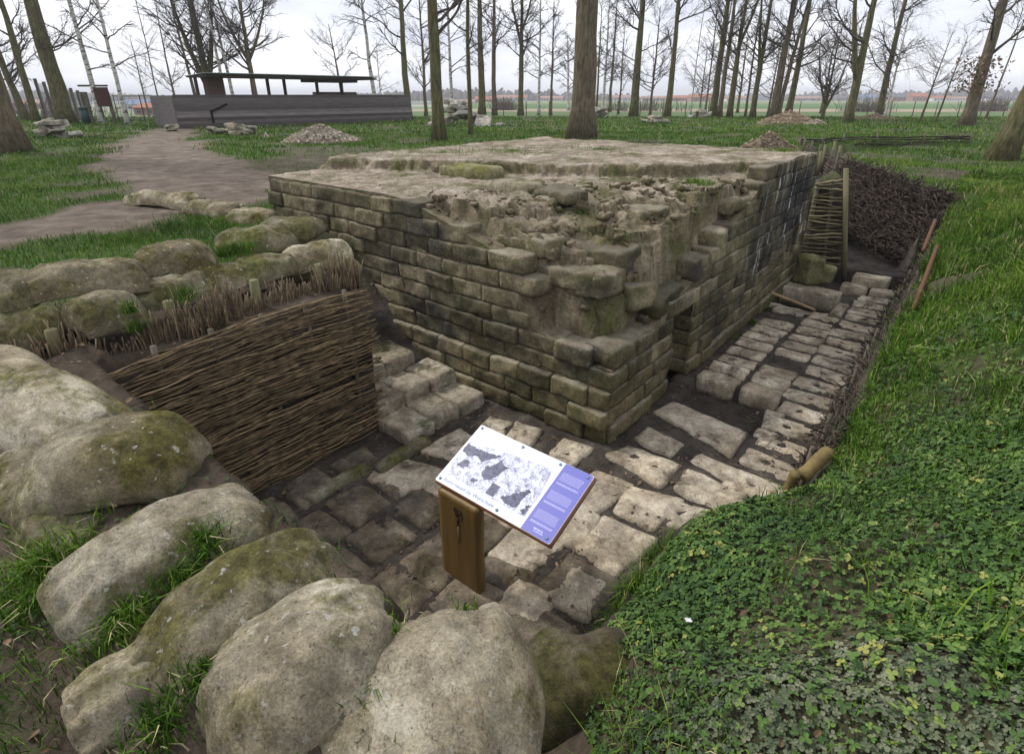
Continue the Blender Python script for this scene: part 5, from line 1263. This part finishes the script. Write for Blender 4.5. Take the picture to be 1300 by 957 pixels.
def chips(px, z, rx, ry, h, n, s, m, name, label, seed):
    cx, cy = at(*px, z); z0 = float(T(np.array(cx), np.array(cy))); rnd = np.random.default_rng(seed); b = MB()
    nn = 40; uu, vv_ = np.meshgrid(np.linspace(-1.25, 1.25, nn), np.linspace(-1.25, 1.25, nn)); X_ = cx + uu * rx; Y_ = cy + vv_ * ry
    def hf(u_, v_, X1, Y1): rr = np.hypot(u_, v_); return h * np.clip(1 - rr, -.1, 1) ** 1 * (rr < 1.2) + .10 * h * fbm2(X1, Y1, 2.3, 3, seed) * (rr < 1.1)
    Z_ = z0 - .05 + hf(uu, vv_, X_, Y_) + 0; Z_ = np.where(np.isnan(Z_), z0 - .1, Z_); ii = np.arange(nn * nn).reshape(nn, nn)
    b.add(np.stack([X_, Y_, Z_], -1).reshape(-1, 3), np.stack([ii[:-1, :-1], ii[:-1, 1:], ii[1:, 1:], ii[1:, :-1]], -1).reshape(-1, 4), .3)
    P, Fc = rb_tmpl(1, 1, 1)
    for k in range(n):
        a = rnd.uniform(0, 6.28); rr = math.sqrt(rnd.random()); u_, v_ = rr * math.cos(a), rr * math.sin(a); X1, Y1 = cx + u_ * rx, cy + v_ * ry
        z1 = z0 - .04 + float(hf(np.array(u_), np.array(v_), np.array(X1), np.array(Y1))); A = rnd.normal(0, 1, (3, 3)); A, _ = np.linalg.qr(A)
        b.add((P * s * rnd.uniform(.4, 1.3, 3)) @ A + np.array([X1, Y1, z1 + .02]), Fc, rnd.random())
    o = b.build(name, M[m], None, False, (cx, cy, z0)); return tag(o, label, 'rubble heap', kind='stuff')
def rub(name, a, b_):
    n = N(name, .95, .1); P = n.pos(); c = n.ramp(n.noise(7, 5, .7, P), [(.3, a), (.7, b_)]); n.col(n.mix(1., c, n.ramp(n.attr(), [(0, .6), (1, 1.25)]), 'MULTIPLY')); n.bump(n.noise(20, 4, .8, P), .05, .9); return n.m
M['rubble'] = rub('pale_rubble', (.24, .2, .15), (.5, .43, .35)); M['sandh'] = rub('sandy_mound', (.24, .18, .12), (.42, .33, .23))
chips((408, 180), G, 1.45, .85, .62, 900, .06, 'rubble', 'rubble_heap', 'pale pinkish rubble heap in front of the shelter wall', 3)
chips((1000, 157), G, 2.0, .9, .75, 500, .05, 'sandh', 'earth_mound', 'sandy mound at the foot of the three crossing trunks', 4)
chips((1110, 152), G, 1.9, .8, .35, 300, .05, 'sandh', 'earth_mound', 'low sandy mound beside the slanting trunk on the right', 5)
chips((1036, 158), G, .7, .5, .3, 160, .05, 'rubble', 'rubble_heap', 'small pale rubble heap right of the sandy mound', 6)
chips((975, 181), 1.62, 1.0, .32, .55, 260, .035, 'sandh', 'earth_mound', 'bare brown earth hump on the grass behind the bunker roof', 7)
# small warning sign
x, y = at(338, 176, G); rt = empty('warning_marker', (x, y, G), 'tiny red and white triangular marker in the slabs before the shelter', 'marker')
m = MB(); m.add(np.array([(x - .1, y, G + .02), (x + .1, y, G + .02), (x, y, G + .26), (x - .1, y + .02, G + .02), (x + .1, y + .02, G + .02), (x, y + .02, G + .26)]), [np.array([[0, 1, 2], [5, 4, 3]]), np.array([[0, 3, 4, 1], [1, 4, 5, 2], [2, 5, 3, 0]])], .5); m.build('plate', M['white'], rt, False)
m = MB(); m.add(np.array([(x - .05, y - .006, G + .06), (x + .05, y - .006, G + .06), (x, y - .006, G + .19)]), np.array([[0, 1, 2]]), .5); m.build('red_triangle', M['red'], rt, False)

# ------------------------------------------------------------------ far village
def house(u, Y, wd, h, roofc, wallc, label, dpx=0, hip=False, long=1.0):
    h *= .62; wd *= .85
    zg = float(T(np.array((u - 650) / 710 * Y), np.array(float(Y)))); x = (u - 650) / 710 * (Y * _c + 3 * _s) ; rt = empty('house', (x, Y, zg), label, 'house', 'houses of the far village')
    m = MB(); m.add(*box((x, Y, zg + h / 2), X3, Y3, Z3, (wd / 2, 4, h / 2)), .5); m.build('wall', M[wallc], rt, False)
    rh = h * .75; e = wd / 2 + .4; V_ = np.array([(x - e, Y - 4.6, zg + h), (x + e, Y - 4.6, zg + h), (x + e, Y + 4.6, zg + h), (x - e, Y + 4.6, zg + h), (x - e * (.75 if hip else 1), Y, zg + h + rh), (x + e * (.75 if hip else 1), Y, zg + h + rh)])
    m = MB(); m.add(V_, [np.array([[0, 1, 5, 4], [2, 3, 4, 5]]), np.array([[1, 2, 5], [3, 0, 4]])], .5); m.build('roof', M[roofc], rt, False)
    m = MB()
    k = -wd / 2 + 1.2
    while k < wd / 2 - 1: m.add(*box((x + k, Y - 4.02, zg + h * .55), X3, Y3, Z3, (.5, .04, h * .2)), .5); k += 2.6
    m.build('windows', M['winglass'], rt, False)
HS = [(206, 150, 11, 2.6, 'roofred', 'wallbrick', 'long orange-roofed house behind the gate on the left'), (176, 260, 13, 4, 'roofblue', 'wallwhite', 'pale house with bluish roof left of the orange-roofed one'), (200, 330, 22, 4.5, 'roofdark', 'wallcream', 'grey-roofed farm building above the orange roof'), (40, 300, 16, 4, 'roofpale', 'wallbrick', 'faded-roofed house behind the wire fence on the left'),
      (450, 520, 18, 4, 'roofpale', 'wallcream', 'low house just above the right part of the shelter wall'), (590, 520, 22, 4, 'roofpale', 'wallcream', 'faded pink house behind the slim wavy trunk'), (616, 420, 16, 4, 'roofred', 'wallbrick', 'red-roofed house between the two trunks right of the stone heap'), (640, 460, 20, 4, 'roofpale', 'wallwhite', 'long pinkish house left of the forking tree'), (655, 600, 26, 5, 'roofred', 'wallcream', 'distant red-roofed house behind the forking tree'),
      (700, 560, 24, 4, 'roofpale', 'wallcream', 'faded house between the white birch and the widest trunk'), (790, 600, 26, 5, 'roofpale', 'wallwhite', 'pale house left of the flared mossy trunk'), (832, 560, 30, 4, 'roofpale', 'wallcream', 'wide pale house between the two mossy trunks'), (866, 480, 22, 4, 'roofred', 'wallbrick', 'dull red house right of the clean curved trunk'), (890, 430, 20, 4.5, 'roofred', 'wallbrick', 'bright red-roofed house left of the right-hand clump'), (935, 560, 24, 4, 'roofpale', 'wallwhite', 'pale house seen inside the right-hand clump'), (968, 640, 28, 4, 'roofdark', 'wallwhite', 'whitish long house right of the crooked trunk'),
      (1022, 640, 36, 4, 'roofpale', 'wallcream', 'pale house between the crossing trunks and the apple-like tree'), (1098, 560, 22, 5, 'roofblue', 'wallwhite', 'blue-roofed white building right of the stout forked tree'), (1062, 700, 40, 5, 'roofdark', 'wallcream', 'grey-roofed building behind the apple-like tree'), (1139, 480, 14, 5, 'roofdark', 'wallbrick', 'dark house left of the two thin saplings'), (1152, 520, 10, 5, 'roofred', 'wallbrick', 'small red house between the dark house and the bright one'), (1164, 470, 14, 5.5, 'roofred', 'wallbrick', 'tall bright red-roofed house behind the left thin sapling'), (1193, 520, 18, 4, 'roofred', 'wallwhite', 'white house with orange roof behind the right thin sapling'), (1215, 600, 30, 3.6, 'roofpale', 'wallwhite', 'low white building left of the rust-leaved trunk'), (1278, 420, 34, 3.4, 'roofdark', 'wallwhite', 'long low grey-roofed farm at the right edge of the fields')]
for a in HS: house(*a)
def far_woods():
    rnd = np.random.default_rng(2); m = MB(); P = []; Rd = []
    for k in range(4200):
        Y = rnd.uniform(620, 1100); x = rnd.uniform(-1.05, 1.05) * Y; zg = G - .0068 * (Y - 48)
        h = rnd.uniform(5, 11) * (.7 + .5 * math.sin(x * .011 + Y * .003)); P.append([(x, Y, zg), (x + rnd.normal(0, .8), Y, zg + h * .6), (x + rnd.normal(0, 1.5), Y, zg + h)]); Rd.append([2.6, 3.4, .8])
    V_, F_ = tubes(P, Rd, 5, False); m.add(V_, F_, .5); tag(m.build('distant_woods', M['farwood'], None, True), 'hazy brown tree line on the horizon behind the village', 'woods', kind='stuff')
    m = MB(); P = []; Rd = []
    for k in range(1500):
        c = rnd.choice(6); u = [800, 640, 1210, 60, 1065, 60][c] + rnd.normal(0, [30, 8, 14, 70, 14, 60][c]); Y = [75, 80, 72, 52, 70, 55][c] + rnd.normal(0, 1.5)
        x = (u - 650) / 710 * Y; zg = float(T(np.array(x), np.array(Y))); d = rnd.normal(0, .5, 2); h = rnd.uniform(.6, 1.7); P.append([(x, Y, zg), (x + d[0] * .5, Y + d[1] * .5, zg + h * .6), (x + d[0], Y + d[1], zg + h)]); Rd.append([.03, .02, .012])
    V_, F_ = tubes(P, Rd, 3, False); m.add(V_, F_, .5); tag(m.build('scrub', M['scrub'], None, True), 'leafless low scrub at the edge of the fields behind the wood', 'scrub', kind='stuff')
M['farwood'] = simple('far_wood', (.16, .135, .12), .95, .05, (.1, .085, .075), .05); M['scrub'] = simple('scrub_twigs', (.15, .12, .115), .9)
far_woods()

# ------------------------------------------------------------------ haze
hm = bpy.data.materials.new('haze_air'); hm.use_nodes = True; ht = hm.node_tree; ht.nodes.clear()
ho = ht.nodes.new('ShaderNodeOutputMaterial'); hv = ht.nodes.new('ShaderNodeVolumePrincipled'); hv.inputs['Density'].default_value = .0006; hv.inputs['Color'].default_value = (.93, .95, 1, 1)
ht.links.new(hv.outputs[0], ho.inputs['Volume'])
m = MB(); m.add(*box((0, 1900, -3), X3, Y3, Z3, (2700, 2000, 27)), .5)
o = m.build('haze', hm, None, False); tag(o, kind='stuff')
# ------------------------------------------------------------------ GRASS, GROUND COVER, LITTER
def blades(x, y, h, w_, name, label, m='blade', z=None, lean=.45, tint=None, kind='stuff', cat='grass', seed=0):
    rnd = np.random.default_rng(seed + 50); n = len(x)
    if z is None: z = T(x, y)
    az = rnd.uniform(0, 6.283, n); la = rnd.uniform(0, 6.283, n); ll = np.abs(rnd.normal(0, lean, n)) * h
    sx, sy = np.cos(az) * w_ / 2, np.sin(az) * w_ / 2; dx, dy = np.cos(la) * ll, np.sin(la) * ll
    b0 = np.stack([x - sx, y - sy, z - .01], -1); b1 = np.stack([x + sx, y + sy, z - .01], -1)
    m0 = np.stack([x - sx * .8 + dx * .3, y - sy * .8 + dy * .3, z + h * .55], -1); m1 = np.stack([x + sx * .8 + dx * .3, y + sy * .8 + dy * .3, z + h * .55], -1)
    tp = np.stack([x + dx, y + dy, z + h * (1 - .25 * np.minimum(ll / h, 1.2))], -1)
    V_ = np.stack([b0, b1, m0, m1, tp], 1).reshape(-1, 3); o = (np.arange(n) * 5)[:, None]
    F_ = np.concatenate([o + np.array([[0, 1, 3]]), o + np.array([[0, 3, 2]]), o + np.array([[2, 3, 4]])])
    if tint is None: tint = np.clip(rnd.normal(.42, .2, n) + .38 * fbm2(x, y, 1.3, 3, 31), 0, .92) ; tint = np.where(rnd.random(n) < .06, 1., tint)
    o = mesh_np(name, V_, F_, M[m], None, False, {'tint': np.repeat(tint, 5)}); return tag(o, label, cat, kind=kind)
def scatter(n, x0, x1, y0, y1, fn, seed):
    rnd = np.random.default_rng(seed); x = rnd.uniform(x0, x1, n); y = rnd.uniform(y0, y1, n); k = rnd.random(n) < fn(x, y); return x[k], y[k]
def inb(l, r): return (l > .0) & (l < 5.45) & (r > 0) & (r < 6.4)
def lawn(x, y):
    l, r = LR(x, y); g_, p_, m_ = masks(x, y); z = T(x, y); ok = ~inb(l, r) & (z > 1.2) & ~((l < le(r)) & (y < 9) & (l > -3)); return ok * g_ ** 1.5 * (1 - m_)
# meadow, by distance
xs_, ys_ = [], []; hs = []; ws = []
for (n, y0, y1, wx, h, w_) in ((110000, 3.5, 9, 1.0, .06, .007), (120000, 9, 16, 1.0, .075, .011), (110000, 16, 28, 1.0, .09, .02), (60000, 28, 48, 1.0, .12, .045)):
    x, y = scatter(n, -y1 * 1.02 - 1, y1 * 1.02 + 1, y0, y1, lambda a, b_: lawn(a, b_) * (np.abs(a) < b_ * 1.02 + 1), int(y0 * 10))
    rr = np.random.default_rng(int(y0)).uniform(.5, 1.4, len(x)); xs_.append(x); ys_.append(y); hs.append(h * rr); ws.append(np.full(len(x), w_))
blades(np.concatenate(xs_), np.concatenate(ys_), np.concatenate(hs), np.concatenate(ws), 'meadow_grass', 'short green grass covering the meadow and lawn round the trench', seed=1)
# tufty grass of the right bank
def bank(x, y):
    l, r = LR(x, y); ok = (l < le(r) - .2) & (r > -3.3) & (y < 12.5) & (l > -6.5); return ok
def tuftf(x, y):
    l, r = LR(x, y); cov = sm((-.0 - (r - .25) - .6 * fbm2(x, y, 1.3, 2, 41)) / .7)     # ground-cover share, near end
    return bank(x, y) * (1 - cov * .86) * np.clip(.62 + .75 * fbm2(x, y, 1.9, 3, 42), .05, 1)
x, y = scatter(330000, 1.5, 11, .8, 12.5, tuftf, 61)
cl = np.clip(.55 + 1.3 * fbm2(x, y, 2.0, 3, 43), .08, 1.7)
blades(x, y, (.06 + .13 * cl) * np.random.default_rng(4).uniform(.5, 1.2, len(x)) * np.clip(1.15 - y * .02, .7, 1), np.full(len(x), .006) + .0006 * y, 'bank_grass', 'long tufted grass on the right-hand bank', lean=.75, seed=2)
# tufts in particular places
def tuft(px, z, n, rad, h, seed, surf=True):
    rnd = np.random.default_rng(seed); cx, cy = at(*px, z); a = rnd.uniform(0, 6.28, n); q = np.abs(rnd.normal(0, rad, n)); x = cx + q * np.cos(a); y = cy + q * np.sin(a)
    zz = np.full(n, z - .02) if surf else T(x, y); return x, y, zz, h * rnd.uniform(.4, 1.2, n)
TU = [((225, 720), 1.52, 300, .06, .07), ((160, 775), 1.50, 300, .06, .06), ((300, 800), 1.52, 260, .05, .06), ((260, 850), 1.52, 300, .06, .07), ((200, 900), 1.5, 300, .08, .07), ((470, 860), 1.52, 260, .05, .05), ((500, 800), 1.52, 160, .04, .05), ((255, 690), 1.54, 420, .05, .10), ((215, 705), 1.42, 300, .06, .09), ((150, 800), 1.40, 500, .10, .08), ((180, 760), 1.40, 500, .08, .09), ((340, 742), 1.50, 260, .04, .07), ((310, 775), 1.47, 260, .05, .07), ((60, 720), 1.40, 500, .10, .10), ((40, 760), 1.40, 400, .1, .08), ((130, 665), 1.38, 220, .05, .06), ((300, 318), 1.74, 420, .09, .12), ((285, 322), 1.72, 200, .08, .1), ((235, 375), 1.72, 160, .05, .1), ((165, 392), 1.7, 120, .03, .09), ((172, 415), 1.55, 90, .04, .1),
      ((215, 285), 1.42, 900, .35, .12), ((280, 282), 1.42, 800, .3, .11), ((160, 300), 1.42, 500, .25, .09), ((885, 232), 2.02, 500, .16, .09), ((845, 212), 2.12, 260, .14, .06), ((650, 190), 2.2, 700, .5, .03), ((760, 188), 2.2, 700, .6, .03), ((560, 192), 2.2, 500, .6, .03), ((736, 268), 1.86, 90, .05, .06), ((845, 330), 1.5, 60, .04, .05), ((968, 390), .02, 300, .09, .11), ((975, 383), .02, 160, .05, .1), ((955, 408), .02, 160, .06, .07), ((930, 425), .02, 120, .06, .05), ((545, 215), 2.04, 160, .14, .04),
      ((590, 770), 1.52, 60, .03, .03), ((800, 745), .45, 420, .10, .15), ((830, 690), .5, 300, .08, .14), ((770, 770), .4, 260, .06, .1), ((995, 190), 2.2, 300, .2, .06)]
X_, Y_, Z_, H_ = [np.concatenate(a) for a in zip(*[tuft(p, z, n, r_, h, 100 + k, z > 1.5 or z == .02) for k, (p, z, n, r_, h) in enumerate(TU)])]
blades(X_, Y_, H_, np.full(len(X_), .005), 'grass_tufts', 'small grass tufts growing between the sandbags and on the bunker', z=Z_, lean=.8, seed=3)
# near-left ground grass
x, y = scatter(26000, -3.2, .2, .3, 2.6, lambda a, b_: (T(a, b_) > 1.2) * (LR(a, b_)[1] < -3.15) * np.clip(.25 + .8 * fbm2(a, b_, 2.5, 3, 51), 0, 1) * (1 - .8 * (LR(a, b_)[1] > -3.9)), 71)
blades(x, y, np.random.default_rng(5).uniform(.02, .08, len(x)), np.full(len(x), .0045), 'foreground_grass', 'sparse grass on the soil at the lower left', lean=.9, seed=4)
# ground cover leaves: rounded three-lobed clusters
def leaves(x, y, s, hgt, name, label, m, seed, tilt=.35, z=None, lobes=3, cat='ground cover', tint=None):
    rnd = np.random.default_rng(seed); n = len(x); z = T(x, y) if z is None else z
    # terrain normal
    e = .05; nx = -(T(x + e, y) - T(x - e, y)) / (2 * e); ny = -(T(x, y + e) - T(x, y - e)) / (2 * e)
    nx = np.clip(nx, -.9, .9) + rnd.normal(0, tilt, n); ny = np.clip(ny, -.9, .9) + rnd.normal(0, tilt, n); Nn = np.stack([nx, ny, np.ones(n)], -1); Nn /= np.linalg.norm(Nn, axis=1, keepdims=True)
    a = rnd.uniform(0, 6.283, n); U = np.cross(Nn, np.stack([np.cos(a), np.sin(a), 0 * a], -1)); U /= np.linalg.norm(U, axis=1, keepdims=True) + 1e-9; Vv = np.cross(Nn, U)
    Vs = []; Fs = []; k0 = 0; K = 7
    c0 = np.stack([x, y, z + hgt], -1)
    for L_ in range(lobes):
        an = L_ * 2 * math.pi / lobes; ca, sa = math.cos(an), math.sin(an)
        D = ca * U + sa * Vv; E = -sa * U + ca * Vv
        prof = [(0, 0, 0), (.35, .42, .10), (.8, .50, .12), (1.15, .22, .02), (1.05, 0, -.06), (1.15, -.22, .02), (.8, -.50, .12), (.35, -.42, .10)] if lobes > 1 else [(-1, 0, 0), (-.5, .55, .15), (.2, .7, .18), (.8, .4, .1), (1.1, 0, -.05), (.8, -.4, .1), (.2, -.7, .18), (-.5, -.55, .15)]
        pts = [c0 + s[:, None] * (p * D + q * E + h_ * Nn) for p, q, h_ in prof]; Vs.append(np.stack(pts, 1)); 
    Vt = np.concatenate(Vs, 1); per = Vt.shape[1]; o = (np.arange(n) * per)[:, None]
    for L_ in range(lobes):
        b_ = L_ * 8
        Fs.append(o + b_ + np.array([[0, 1, 2]])); Fs.append(o + b_ + np.array([[0, 2, 3]])); Fs.append(o + b_ + np.array([[0, 3, 4]])); Fs.append(o + b_ + np.array([[0, 4, 5]])); Fs.append(o + b_ + np.array([[0, 5, 6]])); Fs.append(o + b_ + np.array([[0, 6, 7]]))
    tint = np.clip(rnd.normal(.45, .25, n) + .3 * fbm2(x, y, 2.5, 3, 3), 0, 1) if tint is None else tint
    ob = mesh_np(name, Vt.reshape(-1, 3), np.concatenate(Fs), M[m], None, False, {'tint': np.repeat(tint, per)}); return tag(ob, label, cat, kind='stuff')
def coverf(x, y):
    l, r = LR(x, y); cov = sm((-(r - .55) - .6 * fbm2(x, y, 1.3, 2, 41)) / .8)
    gap = np.clip(1.0 - 1.8 * np.maximum(fbm2(x, y, 1.7, 3, 45) - .3, 0), .25, 1)
    return bank(x, y) * np.maximum(cov, .10) * gap
x, y = scatter(190000, .3, 6, .5, 6, coverf, 81)
low = (y < 1.15 + .5 * fbm2(x, y, 1.6, 3, 8) + .12 * (x - 1.2)); rn = np.random.default_rng(1)
wl = sm((1.75 + .5 * fbm2(x, y, 1.6, 3, 8) + .12 * (x - 1.2) - y) / .9); low = rn.random(len(x)) < wl * .85
k = ~low; leaves(x[k], y[k], rn.uniform(.006, .017, k.sum()) * np.clip(1.1 + .5 * fbm2(x[k], y[k], 2, 2, 5), .6, 1.6), rn.uniform(.0, .055, k.sum()), 'leafy_ground_cover', 'dense bright green clover-like leaves carpeting the near right bank', 'leaf', 1)
k = low & (rn.random(len(x)) < .75); leaves(x[k], y[k], rn.uniform(.007, .017, k.sum()), rn.uniform(.0, .03, k.sum()), 'dusty_ground_cover', 'dull grey-green leaves in the lower right corner', 'greyleaf', 2)
x, y = scatter(9000, -4, .3, .4, 2.6, lambda a, b_: (T(a, b_) > 1.2) * (LR(a, b_)[1] < -3.2) * np.clip(.2 + fbm2(a, b_, 1.8, 3, 55), 0, 1), 83)
leaves(x, y, np.full(len(x), .009), np.full(len(x), .01), 'low_weeds', 'small dark weeds on the soil at the lower left', 'leaf', 3, tint=np.full(len(x), .15))
x, y = scatter(60000, .3, 7, .5, 7.5, lambda a, b_: coverf(a, b_) * np.clip(.35 + 1.2 * fbm2(a, b_, 2.4, 3, 95), 0, 1), 182); rn = np.random.default_rng(31)
leaves(x, y, rn.uniform(.006, .020, len(x)), rn.uniform(.01, .06, len(x)), 'broad_weeds', 'single rounded weed leaves mixed into the leafy carpet of the right bank', 'leaf', 11, tilt=.55, lobes=1)
x, y = scatter(60000, .3, 7, .5, 6, lambda a, b_: bank(a, b_) * np.clip(.12 + 1.1 * fbm2(a, b_, 2.1, 3, 96), 0, 1), 183)
blades(x, y, rn.uniform(.04, .15, len(x)), np.full(len(x), .0045), 'mixed_grass', 'wispy grass growing up through the leafy carpet of the right bank', lean=.9, seed=14)
M['gritm'] = rub('grit_stone', (.1, .08, .06), (.28, .24, .19))
# grit in the trench
rn = np.random.default_rng(66); P_, F0 = rb_tmpl(1, 1, 1); m = MB()
gl_ = rn.uniform(-1.6, 1.8, 9000); gr_ = rn.uniform(-3.0, 6.8, 9000); gx_, gy_ = W(gl_, gr_); gz_ = T(gx_, gy_); ok_ = (gz_ < .12) & (gz_ > -.2) & ((gl_ < -.02) | (gr_ < 0)) & (rn.random(9000) < np.clip(.45 + fbm2(gx_, gy_, 2.3, 2, 5), .05, 1))
gs_ = np.where(rn.random(9000) < .93, rn.uniform(.0022, .007, 9000), rn.uniform(.009, .018, 9000))
VV = []; FF = []; AA = []; q_ = 0
for k in np.nonzero(ok_)[0]:
    A_, _ = np.linalg.qr(rn.normal(0, 1, (3, 3))); VV.append((P_ * gs_[k] * rn.uniform(.5, 1.2, 3)) @ A_ + np.array([gx_[k], gy_[k], gz_[k] + rn.uniform(0, .012) + gs_[k] * .4])); FF.append(F0 + q_ * 8); AA.append(rn.random()); q_ += 1
m.add(np.concatenate(VV), np.concatenate(FF), np.repeat(AA, 8)); tag(m.build('grit', M['gritm'], None, False), 'loose grit and stone crumbs on the muddy trench floor', 'grit', kind='stuff')
# litter of dead leaves and chips in the trench and on the banks
x, y = scatter(11000, -3, 9, .6, 13, lambda a, b_: (~inb(*LR(a, b_))) * np.clip(.4 + fbm2(a, b_, 1.5, 2, 58), 0, 1) * (np.hypot(a, b_) > .7), 91)
k = T(x, y) > -.3; x, y = x[k], y[k]; rn = np.random.default_rng(9)
leaves(x, y, rn.uniform(.006, .021, len(x)), rn.uniform(.004, .03, len(x)), 'fallen_leaves', 'brown fallen leaves and chips scattered over trench floor and banks', 'dead', 5, tilt=.5, lobes=1, cat='leaves')
rn = np.random.default_rng(19); P = []; Rd = []
for k in range(420):
    if k < 260: l_ = rn.uniform(-1.0, 1.8); r_ = rn.uniform(-3, -.1)
    else: l_ = rn.uniform(-1.6, -.1); r_ = rn.uniform(-.5, 5)
    x, y = W(l_, r_); a = rn.uniform(0, 6.28); ln = rn.uniform(.02, .12); z = float(T(np.array(x), np.array(y))) + .018
    q = np.linspace(-.5, .5, 4); P.append(np.stack([x + np.cos(a) * q * ln, y + np.sin(a) * q * ln + rn.normal(0, .004, 4), np.full(4, z) + rn.normal(0, .002, 4)], -1)); Rd.append(np.full(4, rn.uniform(.0015, .0035)))
V_, F_ = tubes(P, Rd, 4); m = MB(); m.add(V_, F_, .5); tag(m.build('fallen_twigs', M['stick'], None, True), 'tiny broken twigs lying on the muddy trench floor', 'twigs', kind='stuff')
# bird droppings / paper scrap on the bank
m = MB(); x, y = at(872, 798, .75); z = float(T(np.array(x), np.array(y))) + .06
m.add(*rbox((x, y, z), X3, Y3, Z3, (.014, .012, .002), .002, .004, .006, 60), .5); tag(m.build('paper_scrap', M['white'], None, True, (x, y, z)), 'small white scrap lying on the leaves at the lower right', 'scrap')
